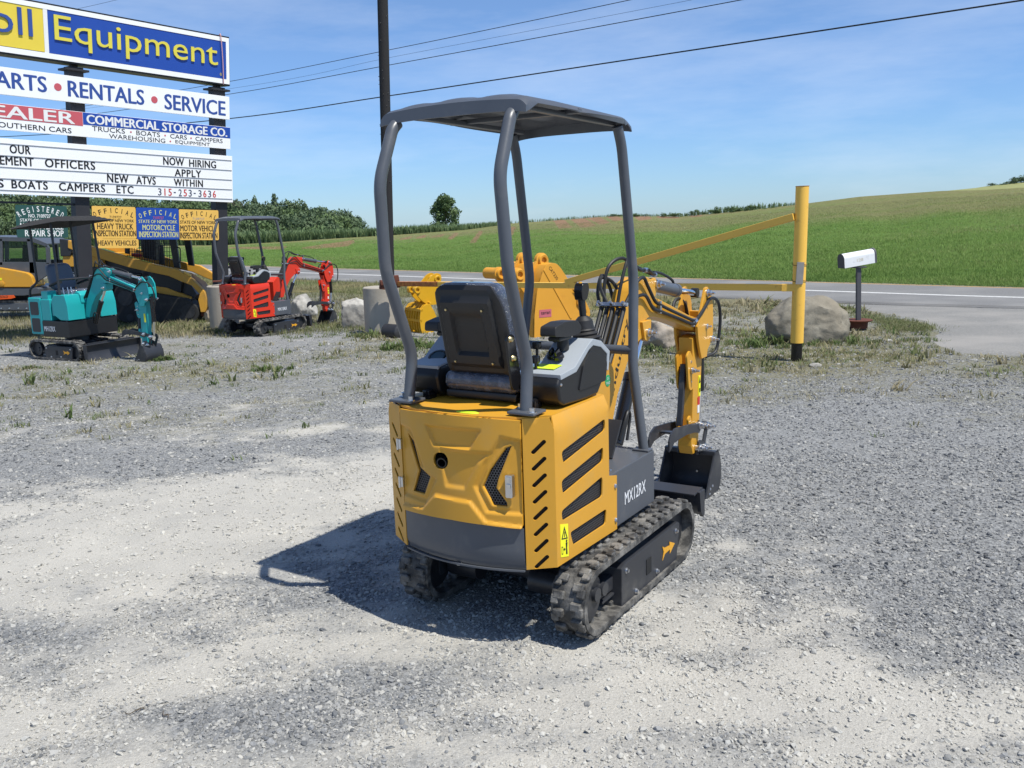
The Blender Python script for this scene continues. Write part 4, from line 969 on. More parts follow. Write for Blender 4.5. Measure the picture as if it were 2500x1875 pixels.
def pebble_shapes(N, L):
    outs = []
    for k in range(6):
        s = N('GeometryNodeMeshIcoSphere'); s.inputs['Radius'].default_value = 1; s.inputs['Subdivisions'].default_value = 2
        no = N('ShaderNodeTexNoise'); no.noise_dimensions = '4D'; no.inputs['W'].default_value = k*7.3; no.inputs['Scale'].default_value = .75; no.inputs['Detail'].default_value = 2
        sub = N('ShaderNodeVectorMath'); sub.operation = 'SUBTRACT'; sub.inputs[1].default_value = (.5, .5, .5); L(no.outputs['Color'], sub.inputs[0])
        sc = N('ShaderNodeVectorMath'); sc.operation = 'SCALE'; sc.inputs['Scale'].default_value = 2.6; L(sub.outputs[0], sc.inputs[0])
        sp = N('GeometryNodeSetPosition'); L(s.outputs[0], sp.inputs[0]); L(sc.outputs[0], sp.inputs['Offset'])
        # a few flat breaks
        sm = N('GeometryNodeSetMaterial'); sm.inputs['Material'].default_value = MT['pebble']; L(sp.outputs[0], sm.inputs[0])
        sf = N('GeometryNodeSetShadeSmooth'); sf.inputs['Shade Smooth'].default_value = False; L(sm.outputs[0], sf.inputs[0])
        gi = N('GeometryNodeGeometryToInstance'); L(sf.outputs[0], gi.inputs[0]); outs.append(gi.outputs[0])
    return outs
def points_object(name, P, rot, scl, pick, extra, ng, mat):
    me = bpy.data.meshes.new(name); n = len(P); me.vertices.add(n); me.vertices.foreach_set('co', P.astype(np.float32).ravel())
    a = me.attributes.new('rot', 'FLOAT_VECTOR', 'POINT'); a.data.foreach_set('vector', rot.astype(np.float32).ravel())
    a = me.attributes.new('scl', 'FLOAT_VECTOR', 'POINT'); a.data.foreach_set('vector', scl.astype(np.float32).ravel())
    a = me.attributes.new('pick', 'INT', 'POINT'); a.data.foreach_set('value', pick.astype(np.int32))
    for k, v in extra.items(): a = me.attributes.new(k, 'FLOAT', 'POINT'); a.data.foreach_set('value', v.astype(np.float32))
    me.materials.append(MT[mat]); o = bpy.data.objects.new(name, me); COL.objects.link(o)
    md = o.modifiers.new('scatter', 'NODES'); md.node_group = ng; return o
def pebbles():
    rg = np.random.default_rng(5); PS = []
    zones = [(1.9, 4.0, 2.5, 6000, .0042), (1.9, 4.2, 2.6, 5600, .0075), (4.2, 6.5, 3.9, 3100, .0082), (6.5, 10, 6.0, 1500, .0085), (10, 15, 9.0, 420, .011), (15, 19, 12, 80, .014)]
    for y0, y1, hw, dn, sz in zones:
        n = int((y1-y0)*2*hw*dn); x = rg.uniform(-hw, hw, n); y = rg.uniform(y0, y1, n)
        d = dust(x, y); cl = fbm(x*6+5, y*6+50, 3)
        keep = rg.random(n) < np.clip(1.0-d*.82+(cl-.5)*1.7, .16, 1)
        keep &= np.abs(x) < y*.60+.4
        s, q = (x-WL.x)*RN.x+(y-WL.y)*RN.y, 0
        keep &= s < S_NEAR-1.5
        dq = [(p.x, p.y) for p in DRIVE]+[(60, 8), (60, 40)]; idx = np.nonzero(keep & (x > 3) & (y > 9))[0]
        for i in idx:
            if in_poly(x[i], y[i], dq) and rg.random() < .93: keep[i] = False
        x, y, d = x[keep], y[keep], d[keep]; r = sz*np.exp(rg.normal(0, .42, len(x))); r = np.clip(r*.84, sz*.4, sz*2.4)
        PS.append((x, y, r, d))
    x = np.concatenate([p[0] for p in PS]); y = np.concatenate([p[1] for p in PS]); r = np.concatenate([p[2] for p in PS]); d = np.concatenate([p[3] for p in PS]); n = len(x)
    z = Gv(y)+bump_h(x, y)+r*.12
    P = np.stack([x, y, z], 1); rot = np.stack([rg.normal(0, .35, n), rg.normal(0, .35, n), rg.uniform(0, 6.3, n)], 1)
    scl = np.stack([r*rg.uniform(.8, 1.35, n), r*rg.uniform(.7, 1.1, n), r*rg.uniform(.38, .8, n)], 1)*.8
    dusty = np.clip(d*.95-.12+rg.normal(0, .22, n), 0, .85)
    o = points_object('gravel', P, rot, scl, rg.integers(0, 6, n), {'dusty': dusty}, scatter_nodes('pebbles', pebble_shapes), 'pebble')
    tag(o, 'loose grey crushed stone strewn over the lot', 'gravel', kind='stuff'); print('pebbles', n)
pebbles()
# ------------------------------------------------------------------ fields and hill beyond the road
def interp(x, T): return float(np.interp(x, [a for a, _ in T], [b for _, b in T]))
RIDGE = [(-900, 640), (0, 606), (560, 597), (700, 589), (960, 572), (1130, 560), (1240, 546), (1330, 540), (1500, 527), (1660, 529), (1800, 516), (1950, 499), (2100, 480), (2300, 466), (2400, 464), (2500, 458), (2700, 450), (3400, 440)]
RDIST = [(-900, 190), (0, 160), (500, 140), (1000, 118), (1500, 98), (2000, 80), (2500, 72), (3400, 66)]
def grass_material():
    m, nt, b, N, L = new_mat('meadow'); geo = N('ShaderNodeNewGeometry')
    def at_(n): a = N('ShaderNodeAttribute'); a.attribute_name = n; return a.outputs['Fac']
    def noise(sc, det=6, ro=.65, st=(1, 1, 1)):
        mp = N('ShaderNodeMapping'); mp.inputs['Scale'].default_value = st; L(geo.outputs['Position'], mp.inputs[0])
        n = N('ShaderNodeTexNoise'); n.inputs['Scale'].default_value = sc; n.inputs['Detail'].default_value = det; n.inputs['Roughness'].default_value = ro; L(mp.outputs[0], n.inputs['Vector']); return n.outputs['Fac']
    def ramp(src, p0, c0, p1, c1):
        r = N('ShaderNodeValToRGB'); r.color_ramp.elements[0].position = p0; r.color_ramp.elements[0].color = (*c0, 1); r.color_ramp.elements[1].position = p1; r.color_ramp.elements[1].color = (*c1, 1); L(src, r.inputs[0]); return r.outputs[0]
    def mix(f, a, c):
        x = N('ShaderNodeMix'); x.data_type = 'RGBA'; L(f, x.inputs['Factor']); L(a, x.inputs['A']); L(c, x.inputs['B']); return x.outputs['Result']
    def madd(a, k, c): x = N('ShaderNodeMath'); x.operation = 'MULTIPLY_ADD'; x.inputs[1].default_value = k; L(a, x.inputs[0]); (L(c, x.inputs[2]) if not isinstance(c, float) else x.inputs[2].__setattr__('default_value', c)); return x.outputs[0]
    fine = noise(2.2, 8, .75); mid = noise(.22, 7, .65, (.35, 1, 1))
    green = ramp(fine, .3, (.09, .17, .034), .7, (.16, .25, .06)); dry = ramp(fine, .3, (.16, .16, .065), .72, (.26, .24, .12))
    f = madd(mid, 1.5, -.75); ad = N('ShaderNodeMath'); ad.operation = 'ADD'; ad.use_clamp = True; L(at_('dry'), ad.inputs[0]); L(f, ad.inputs[1])
    col = mix(ad.outputs[0], green, dry)
    soil = ramp(noise(1.3), .3, (.19, .115, .065), .7, (.34, .22, .14)); sm = N('ShaderNodeMapRange'); sm.inputs['From Min'].default_value = .35; sm.inputs['From Max'].default_value = .6
    L(madd(noise(.9, 6, .7), .7, -.35), sm.inputs['Value']); a2 = N('ShaderNodeMath'); a2.operation = 'ADD'; L(at_('soil'), a2.inputs[0]); L(madd(noise(.9, 6, .7), .7, -.35), a2.inputs[1]); L(a2.outputs[0], sm.inputs['Value'])
    col = mix(sm.outputs[0], col, soil)
    L(col, b.inputs['Base Color']); b.inputs['Roughness'].default_value = 1; b.inputs['Specular IOR Level'].default_value = .1
    bp = N('ShaderNodeBump'); bp.inputs['Strength'].default_value = 1; bp.inputs['Distance'].default_value = .25; L(fine, bp.inputs['Height']); L(bp.outputs[0], b.inputs['Normal'])
    return m
MT['meadow'] = grass_material()
def field_pt(px, t):
    px, t = float(px), float(t)
    d = ray(px, 560); dx, dy = d.x/d.y, 1.0
    # nearest point: line s = S_FAR+.9
    den = dx*RN.x+RN.y; y0 = ((S_FAR+.2)+WL.x*RN.x+WL.y*RN.y)/max(den, .05); y0 = min(max(y0, 10), 105)
    P0 = Vector((dx*y0, y0, G(min(y0, 60))+.01)); P1 = at(px, interp(px, RIDGE), max(interp(px, RDIST), y0+35))
    if t <= 1:
        p = P0.lerp(P1, t); p.z += .10*math.sin(t*math.pi)*(math.sin(px*.011)+.6*math.sin(px*.027+t*5)); return p
    p = P1+(P1-P0).normalized()*0; q = P1+Vector((dx, dy, 0))*(t-1)*120; q.z = P1.z-(t-1)*120*.05-.5*min(1, (t-1)*8); return q
def field_project(p):
    d = p-Vector((0, 0, CAM_H)); k = d.dot(CW); return 1250+F_PX*d.dot(CR)/k, 937.5-F_PX*d.dot(CU)/k
SOIL = [  # tilled strips: (x, y) outlines of bare soil on the bank
    [(560, 604), (700, 602), (690, 608), (560, 606)], [(735, 606), (790, 597), (862, 587), (866, 592), (815, 603), (770, 607)], [(810, 604), (830, 597), (865, 590), (850, 600)],
    [(975, 585), (1005, 577), (1000, 582)], [(1015, 582), (1040, 573), (1035, 580)], [(1050, 580), (1085, 572), (1078, 577)], [(1093, 583), (1112, 568), (1118, 571), (1104, 584)], [(1148, 592), (1172, 564), (1178, 566), (1160, 592)], [(1238, 578), (1250, 553), (1258, 556), (1244, 586)],
    [(1349, 534), (1372, 533), (1396, 555), (1366, 558)], [(1388, 530), (1418, 529), (1455, 551), (1420, 555)], [(1428, 528), (1455, 527), (1488, 543), (1466, 548)], [(1478, 525), (1500, 525), (1520, 536), (1500, 540)], [(1545, 524), (1580, 524), (1590, 534), (1560, 538)], [(1590, 520), (1655, 523), (1658, 532), (1610, 532)], [(1680, 524), (1710, 523), (1712, 527), (1690, 529)],
    [(1180, 0)]*3]
def make_field():
    pxs = np.concatenate([np.arange(-900, 450, 45), np.arange(450, 1760, 6.5), np.arange(1760, 2560, 16), np.arange(2560, 3401, 60)])
    ts = np.concatenate([np.linspace(0, 1, 64)**.8, [1.03, 1.1, 1.3, 1.7, 2.4]])
    V = []; dry = []; soil = []
    for t in ts:
        for px in pxs:
            p = field_pt(px, t); V.append(p); u, v = field_project(p) if t <= 1 else (px, 0)
            split = np.interp(px, [0, 700, 1100, 1500, 1950, 2500], [.80, .74, .55, .45, .42, .36])
            dry.append(np.clip((t-split)*5, -.20, .75)+(.18 if t > .9 else 0))
            s = 0
            if t <= 1 and 540 < u < 1720:
                for poly in SOIL:
                    if in_poly(u, v, poly): s = 1
                    else:
                        dd = seg_d(u, v, poly)
                        dd = min((math.hypot(u-a, v-b) for a, b in poly), default=9) if False else dd
                        if dd < 4: s = max(s, .6*(1-dd/4))
            soil.append(s)
    W = len(pxs); i = np.arange(len(ts)-1)[:, None]*W+np.arange(W-1)[None, :]; F = np.stack([i, i+1, i+W+1, i+W], -1).reshape(-1, 4)
    tag(np_mesh('meadow_hill', V, F, ['meadow'], smooth=True, attr={'dry': dry, 'soil': soil}), 'green field rising to a browner hill beyond the road', kind='structure')
_seg0 = seg_d
def seg_d(x, y, poly, closed=True):
    if len(poly) > 2 and poly[0] == poly[1]: return 99
    return _seg0(x, y, poly, closed)
make_field()
def far_hill():
    V = []; F = []; n = 24
    for i in range(n+1):
        px = 2290+i*45; top = interp(px, [(2290, 468), (2380, 459), (2440, 450), (2500, 444), (2700, 430), (3400, 400)])
        a = at(px, top, 150); b = at(px, 500, 95); V += [b, a, a+Vector((a.x*.3, 45, -6))]
    for i in range(n): F += [(3*i, 3*i+3, 3*i+4, 3*i+1), (3*i+1, 3*i+4, 3*i+5, 3*i+2)]
    tag(np_mesh('hay_hill', V, F, [noise_mat('hay_field', (.19, .22, .08), (.32, .31, .14), .6, 1, .5)], smooth=True), 'paler hay field on the next hill at the right', kind='structure')
far_hill()
# ------------------------------------------------------------------ grass, weeds, crops: real blades
def leaf_mat(name, cols, rough=.7, trans=.3):
    m, nt, b, N, L = new_mat(name); a = N('ShaderNodeAttribute'); a.attribute_name = 'tone'; r = N('ShaderNodeValToRGB'); e = r.color_ramp.elements
    e[0].position = 0; e[0].color = (*cols[0], 1); e[1].position = 1; e[1].color = (*cols[-1], 1)
    for i, c in enumerate(cols[1:-1]): q = e.new((i+1)/(len(cols)-1)); q.color = (*c, 1)
    L(a.outputs['Fac'], r.inputs[0]); L(r.outputs[0], b.inputs['Base Color']); b.inputs['Roughness'].default_value = rough; b.inputs['Specular IOR Level'].default_value = .2
    t = N('ShaderNodeBsdfTranslucent'); L(r.outputs[0], t.inputs[0]); ms = N('ShaderNodeMixShader'); ms.inputs[0].default_value = trans
    L(b.outputs[0], ms.inputs[1]); L(t.outputs[0], ms.inputs[2]); L(ms.outputs[0], nt.nodes['Material Output'].inputs[0]); return m
MT['weed'] = leaf_mat('weeds', [(.085, .135, .042), (.125, .17, .06), (.18, .19, .09), (.265, .24, .135), (.34, .30, .20)])
MT['fieldgrass'] = leaf_mat('field_grass', [(.11, .19, .045), (.165, .26, .065), (.215, .295, .085), (.265, .275, .12), (.32, .29, .165)])
MT['crop'] = leaf_mat('crop_leaves', [(.12, .18, .085), (.17, .24, .11), (.22, .29, .14)])  # crop greens paled so the colour carries the far bank's haze
def blades(name, P, h, spread, nb, wid, mat, tone, lean=.45, seed=1, parent=None):
    """nb blades round every point of P; h, tone per point"""
    rg = np.random.default_rng(seed); n = len(P); k = n*nb
    base = np.repeat(P, nb, 0); hh = np.repeat(h, nb)*rg.uniform(.5, 1.15, k); sp = np.repeat(np.broadcast_to(spread, n), nb)
    a = rg.uniform(0, 6.283, k); r = np.sqrt(rg.random(k))*sp; base = base+np.stack([np.cos(a)*r, np.sin(a)*r, np.zeros(k)], 1)
    b = rg.uniform(0, 6.283, k); ln = hh*rg.uniform(.1, 1, k)*lean*2; w = hh*wid*rg.uniform(.7, 1.3, k); d = np.stack([np.cos(b), np.sin(b), np.zeros(k)], 1); s = np.stack([-np.sin(b), np.cos(b), np.zeros(k)], 1)
    up = np.array([0, 0, 1.0]); m = base+up*(hh*.6)[:, None]+d*(ln*.35)[:, None]; t = base+up*hh[:, None]+d*ln[:, None]
    V = np.stack([base-s*w[:, None]*.5, base+s*w[:, None]*.5, m+s*w[:, None]*.4, m-s*w[:, None]*.4, t], 1).reshape(-1, 3)
    i = np.arange(k)*5; F = np.concatenate([np.stack([i, i+1, i+2], 1), np.stack([i, i+2, i+3], 1), np.stack([i+3, i+2, i+4], 1)])
    tn = np.repeat(np.clip(np.repeat(tone, nb)+rg.normal(0, .12, k), 0, 1), 5)
    return np_mesh(name, V, F, [mat], parent, attr={'tone': tn})
def lot_weeds():
    rg = np.random.default_rng(3); n = 165000; x = rg.uniform(-13, 9, n); y = rg.uniform(5.0, 21, n)
    v = veg(x, y)+.8*(fbm(x*2.6+11, y*2.6+4, 4)-.55); cl = fbm(x*5+3, y*5, 3)
    keep = (rg.random(n) < np.clip(v*1.0-.22, 0, .9)*np.clip((cl-.38)*4, .05, 1)) & (np.abs(x) < y*.62)
    s = (x-WL.x)*RN.x+(y-WL.y)*RN.y; keep &= s < S_NEAR-.1
    drv = np.array([in_poly(a, b, [(p.x, p.y) for p in DRIVE]+[(60, 8), (60, 40)]) if k else False for a, b, k in zip(x, y, keep)]); keep &= ~drv
    near = np.hypot(x-.16, y-4.3) < 1.5; keep &= ~near
    x, y = x[keep], y[keep]; n = len(x); P = np.stack([x, y, Gv(y)], 1)
    h = np.clip(.026*np.exp(rg.normal(0, .55, n)), .010, .14)*(1+.5*np.clip((y-12)/6, 0, 1)); tone = np.clip(.58+.12*np.clip(x, 0, 1)+.9*(fbm(x*1.1+8, y*1.1+30, 3)-.5)*1.5+rg.normal(0, .16, n), 0, 1)
    tag(blades('weeds', P, h, .07, 8, .22, 'weed', tone, .9, 4), 'thin green and dry weeds growing through the gravel', 'weeds', kind='stuff'); print('tufts', n)
lot_weeds()
def far_weeds():
    rg = np.random.default_rng(31); n = 34000; y = rg.uniform(17, 42, n); x = -rg.uniform(-.05, .66, n)*y
    s = (x-WL.x)*RN.x+(y-WL.y)*RN.y; keep = (s < S_NEAR-2.2) & (fbm(x*.8, y*.6+4, 4) > .36); x, y = x[keep], y[keep]; n = len(x); P = np.stack([x, y, Gv(y)], 1)
    tag(blades('dry_grass', P, rg.uniform(.04, .13, n), .16, 7, .09, 'weed', np.clip(.64+.9*(fbm(x*.5, y*.5, 3)-.5)+rg.normal(0, .1, n), 0, 1), .6, 33), 'short dry grass on the ground behind the parked machines', 'grass', kind='stuff')
far_weeds()
def clump(name, px, py, n, r, h, tone, seed, label):
    c = gnd(px, py); n = int(n*1.6); rg = np.random.default_rng(seed); a = rg.uniform(0, 6.28, n); q = r*np.sqrt(rg.random(n)); x = c.x+np.cos(a)*q*1.3; y = c.y+np.sin(a)*q
    P = np.stack([x, y, Gv(y)], 1); tag(blades(name, P, np.full(n, h*.62)*np.clip(1.15-q/r*.7, .3, 1.2)*rg.uniform(.5, 1.3, n), r*.14, 11, .2, 'weed', np.full(n, tone)+rg.normal(.04, .1, n), .75, seed), label, 'weed', 'larger weed clumps on the lot')
for i, (px, py, n, r, h, t, lb) in enumerate([(395, 880, 26, .16, .13, .08, 'bright green weed clump by the bucket of the teal excavator'), (75, 900, 16, .16, .10, .12, 'low green weed clump left of the teal excavator track'), (665, 905, 20, .22, .16, .12, 'loose green weed clump in the open gravel right of the red excavator'), (540, 812, 30, .35, .16, .3, 'tall weeds at the foot of the concrete cylinder by the red excavator'),
      (905, 822, 34, .40, .20, .35, 'dry weeds round the foot of the gate rest cylinder'), (1000, 850, 40, .40, .26, .2, 'tall grass in front of the slotted yellow bucket'), (1600, 858, 34, .45, .14, .3, 'grass along the small tan boulder'), (1880, 842, 46, .50, .22, .12, 'leafy green weeds at the left foot of the big grey boulder'), (2060, 838, 30, .40, .16, .2, 'grass at the right foot of the big grey boulder'),
      (1990, 868, 36, .55, .12, .4, 'dry grass around the black foot of the gate post'), (2250, 833, 22, .3, .10, .2, 'small green weed patch right of the mailbox foot'), (760, 822, 30, .5, .10, .25, 'grass patch beside the white boulder'), (1010, 905, 20, .3, .10, .35, 'sparse weeds left of the big excavator seat')]):
    clump('weed_clump', px, py, n, r, h, t, 20+i, lb)
def verge_grass():
    rg = np.random.default_rng(8); n = 16000; u = rg.uniform(-75, 60, n); s = rg.uniform(S_NEAR-3.0, S_NEAR-.05, n); x = WL.x+RD.x*u+RN.x*s; y = WL.y+RD.y*u+RN.y*s
    k = (np.abs(x) < y*.66) & (u < road_uv(3.5, 21)[0]) & (y > 8); x, y = x[k], y[k]; P = np.stack([x, y, Gv(y)+.01], 1)
    tag(blades('verge_grass', P, rg.uniform(.05, .16, len(x)), .15, 6, .08, 'weed', np.clip(.6+.8*(fbm(x*.4, y*.4, 3)-.5), 0, 1), .6, 9), 'dry grass on the verge beside the road', 'grass', kind='stuff')
    # grass island by the mailbox and the outer corner of the lot
    C_ = [gnd(*p) for p in ((2120, 778), (2160, 785), (2195, 792), (2225, 800), (2235, 808), (2190, 804))]
    n = 900; i = rg.integers(0, len(C_), n); x = np.array([C_[k].x for k in i])+rg.normal(0, .16, n); y = np.array([C_[k].y for k in i])+rg.normal(0, .22, n)
    P = np.stack([x, y, Gv(y)+.02], 1); tag(blades('island_grass', P, rg.uniform(.025, .06, n), .10, 8, .16, 'weed', np.full(n, .46), .8, 10), 'dry yellow grass in the bend of the driveway edge', 'grass', kind='stuff')
verge_grass()
def field_grass():
    rg = np.random.default_rng(12); n = 85000; px = rg.uniform(-100, 2650, n); t = rg.random(n)**1.7*.8
    P = np.array([field_pt(a, b) for a, b in zip(px, t)]); x, y = P[:, 0], P[:, 1]
    h = np.clip(.05+.07*fbm(x*.12, y*.3, 3)*rg.uniform(.6, 1.2, n), .04, .13)
    tone = np.clip(.32+1.2*(fbm(x*.10+5, y*.35, 4)-.5)+1.3*np.clip(t-.28, 0, 1)+rg.normal(0, .08, n), 0, 1)
    tag(blades('meadow_grass', P, h, .25, 7, .10, 'fieldgrass', tone, .6, 13), 'tall green meadow grass beyond the road', 'grass', kind='stuff')
field_grass()
def crops():
    rg = np.random.default_rng(15); P = []; H = []
    for px in np.arange(-150, 1245, 1.5):
        for k in range(3 if px > 500 else 2):
            q = px+rg.uniform(-1.2, 1.2); t = 1.0-k*.02-rg.random()*.012; p = field_pt(q, t); hpx = np.interp(px, [0, 560, 700, 900, 1000, 1130, 1240], [30, 30, 26, 20, 20, 15, 9]); P.append(p); H.append(hpx/F_PX*p.y*rg.uniform(.85, 1.1))
    P = np.array(P); H = np.array(H); P[:, 2] -= .05
    tag(blades('corn_crop', P, H, .18, 8, .12, 'crop', rg.uniform(.1, .9, len(P)), .28, 16), 'rows of young corn along the top of the far bank', 'crop', kind='stuff')
    P = []; H = []
    for px in np.arange(1245, 1960, 2.0):
        if rg.random() < .85: p = field_pt(px, 1.0); P.append(p); H.append(np.interp(px, [1245, 1500, 1640, 1800, 1900, 1960], [8, 6, 7, 16, 10, 5])/F_PX*p.y*rg.uniform(.5, 1.2))
    P = np.array(P); H = np.array(H); tag(blades('ridge_crop', P, H, .2, 7, .16, 'crop', rg.uniform(.2, .9, len(P)), .3, 17), 'low green crop and brush along the hill crest', 'crop', kind='stuff')
crops()
# ------------------------------------------------------------------ trees and bushes
MT['bark'] = paint('bark', (.10, .08, .06), .9, .3, scale=8, bump=.5)
MT['leaf_a'] = leaf_mat('leaves_broad', [(.07, .115, .05), (.105, .16, .065), (.15, .21, .085)], .6, .2)  # tree leaf colours lightened in place of haze over distance
MT['leaf_b'] = leaf_mat('leaves_dark', [(.07, .11, .062), (.10, .145, .075), (.135, .185, .092)], .6, .2)
MT['leaf_c'] = leaf_mat('leaves_brownish', [(.085, .08, .055), (.12, .115, .07), (.15, .15, .09)], .7, .15)
def crown_arrays(seed, kind, n):
    """leaf faces through a lumpy crown of unit height standing on z = 0"""
    rg = np.random.default_rng(seed); lobes = []
    if kind == 'cone':
        for i in range(26): z = rg.uniform(.1, .97); r = (1-z)*.30+.03; a = rg.uniform(0, 6.28); lobes.append((np.cos(a)*r*.6, np.sin(a)*r*.6, z, r*.62+.03, .07))
    elif kind == 'round':
        for i in range(34): z = .12+.74*rg.random(); r = .36*np.sqrt(max(.05, 1-((z-.50)/.50)**2)); a = rg.uniform(0, 6.28); q = r*np.sqrt(rg.random()); lobes.append((np.cos(a)*q, np.sin(a)*q, z, rg.uniform(.12, .20), rg.uniform(.09, .16)))
    elif kind == 'pear':
        for i in range(46): z = .10+.82*rg.random(); r = np.interp(z, [.1, .3, .55, .75, .95], [.32, .42, .33, .24, .10]); a = rg.uniform(0, 6.28); q = r*np.sqrt(rg.random()); lobes.append((np.cos(a)*q, np.sin(a)*q, z, rg.uniform(.10, .17), rg.uniform(.07, .12)))
    else:
        for i in range(16): z = .15+.5*rg.random(); r = .5; a = rg.uniform(0, 6.28); q = r*np.sqrt(rg.random()); lobes.append((np.cos(a)*q, np.sin(a)*q, z*(1-.5*q), rg.uniform(.14, .26), rg.uniform(.14, .24)))
    w = np.array([l[3]**2 for l in lobes]); w /= w.sum(); k = rg.choice(len(lobes), n, p=w); Lb = np.array(lobes)[k]
    d = rg.normal(size=(n, 3)); d /= np.linalg.norm(d, axis=1)[:, None]; rr = rg.uniform(.5, 1.06, n)
    c = Lb[:, :3]+d*rr[:, None]*np.stack([Lb[:, 3], Lb[:, 3], Lb[:, 4]], 1)
    nrm = d+rg.normal(size=(n, 3))*.55; nrm /= np.linalg.norm(nrm, axis=1)[:, None]; t = np.cross(nrm, rg.normal(size=(n, 3))); t /= np.linalg.norm(t, axis=1)[:, None]; s = np.cross(nrm, t)
    sz = rg.uniform(.018, .040, n)*(1.0 if kind != 'bush' else 2.0); V = np.stack([c-t*sz[:, None], c+s*sz[:, None]*.55, c+t*sz[:, None], c-s*sz[:, None]*.55], 1).reshape(-1, 3)
    i = np.arange(n)*4; F = np.stack([i, i+1, i+2, i+3], 1); tone = np.repeat(np.clip(.5+.45*(rg.random(len(lobes))[k]-.5)*1.6+rg.normal(0, .14, n), 0, 1), 4)
    return V, F, tone, lobes
_tree = {}
def tree(name, base, h, wid, kind, mat, label, group, seed, n=2600, cat='tree', trunk=True):
    key = (kind, seed, mat, n)
    root = thing(name, label, cat, base, random.uniform(0, 6.28), group)
    if key not in _tree:
        V, F, tone, lobes = crown_arrays(seed, kind, n); o = np_mesh('crown', V, F, [mat], root, attr={'tone': tone}); tm = None
        if trunk:
            b = MB(); b.tube([(0, 0, -.12), (.005, .004, .2), (-.004, .006, .5), (0, 0, .8)], .022, 8)
            for v in b.bm.verts: f = 1-.7*max(0, v.co.z); v.co.x *= f; v.co.y *= f
            for l in lobes[:9]: b.tube([(0, 0, max(.12, l[2]-.18)), (l[0]*.5, l[1]*.5, l[2]-.07), (l[0], l[1], l[2])], .006, 5)
            tm = b.done('trunk', 'bark', root).data
        _tree[key] = (o.data, tm)
    else:
        me, tm = _tree[key]; o = bpy.data.objects.new('crown', me); COL.objects.link(o); o.parent = root
        if tm: t = bpy.data.objects.new('trunk', tm); COL.objects.link(t); t.parent = root
    root.scale = (wid, wid, h); return root
def woods():
    rg = random.Random(4); TOP = [(-200, 462), (300, 470), (560, 474), (575, 470), (640, 482), (690, 477), (740, 489), (790, 499), (840, 511), (880, 520), (900, 545)]
    i = 0
    for row, (Y, st, dz) in enumerate(((225, 25, 0), (208, 29, 12), (194, 33, 30), (184, 36, 52))):
        px = -160+row*12
        while px < (886 if row == 0 else 872):
            top = interp(px, TOP)+dz+rg.uniform(-4, 9); p = at(px, top, Y+rg.uniform(-6, 6)); h = 13.6+rg.uniform(-1, 1.5); kind = 'cone' if row == 0 and rg.random() < .22 and px < 800 else 'round'
            m = 'leaf_b' if (row == 0 or rg.random() < .35) else 'leaf_a'
            if row == 0 and (abs(px-580) < 20 or px > 868): m = 'leaf_c'
            lb = {'leaf_a': 'mid green broad tree at the front of the wood on the hill', 'leaf_b': 'dark green tree in the wood on the hill', 'leaf_c': 'brownish tree thinning at the edge of the wood on the hill'}[m]+(', narrow and pointed' if kind == 'cone' and m != 'leaf_c' else '')
            tree('woodland_tree', (p.x, p.y, p.z-h), h, h*(.70 if kind == 'round' else .60)*rg.uniform(.9, 1.2), kind, m, lb, 'trees of the wood on the hill: '+{'leaf_a': 'front', 'leaf_b': 'dark', 'leaf_c': 'brown'}[m]+(' pointed' if kind == 'cone' else ''), 30+i % 4, 4200); i += 1
            px += st*rg.uniform(.8, 1.2)
    p = at(1085, 475, 150); h = 7.4
    tree('lone_tree', (p.x, p.y, p.z-h), h, h*.88, 'pear', 'leaf_a', 'single dark green tree standing alone on the skyline of the far field', None, 77, 6000)
woods()
def bushes():
    L = [(1424, 545, 14, 17, 'round green bush on the tilled strips'), (1447, 551, 9, 18, 'low olive bush below the tilled strips'), (1500, 529, 8, 40, 'long flat dark bush row on the tilled crest'), (1560, 525, 7, 34, 'narrow dark hedge bush beside the grey front canopy post'), (1640, 526, 10, 44, 'wide bush at the right end of the tilled strips'), (1698, 523, 12, 26, 'dark round bush in the gap after the tilled strips'), (1745, 518, 15, 30, 'taller brush on the crest left of the gate brace'), (1790, 516, 16, 34, 'taller leafy brush on the crest above the gate brace'), (1835, 513, 13, 30, 'brush on the crest near the top of the gate brace'), (1880, 510, 9, 30, 'thin brush on the crest just left of the gate post'),
         (2440, 452, 9, 42, 'dark bush at the left end of the row on the hay hill'), (2475, 446, 14, 40, 'dark bush in the row on the hay hill at the picture edge'), (2510, 440, 16, 46, 'dark bush at the outer end of the row on the hay hill')]
    for i, (px, py, hp, wp, lb) in enumerate(L):
        Y = 148 if px > 2400 else interp(px, RDIST)-1.5; p = at(px, py+3, Y); h = hp/F_PX*Y*1.5; tree('bush', p, h, wp/F_PX*Y*1.0, 'bush', 'leaf_a' if i < 10 else 'leaf_b', lb, 'bushes along the hill crest', 90+i % 3, 700, 'bush', False)
bushes()
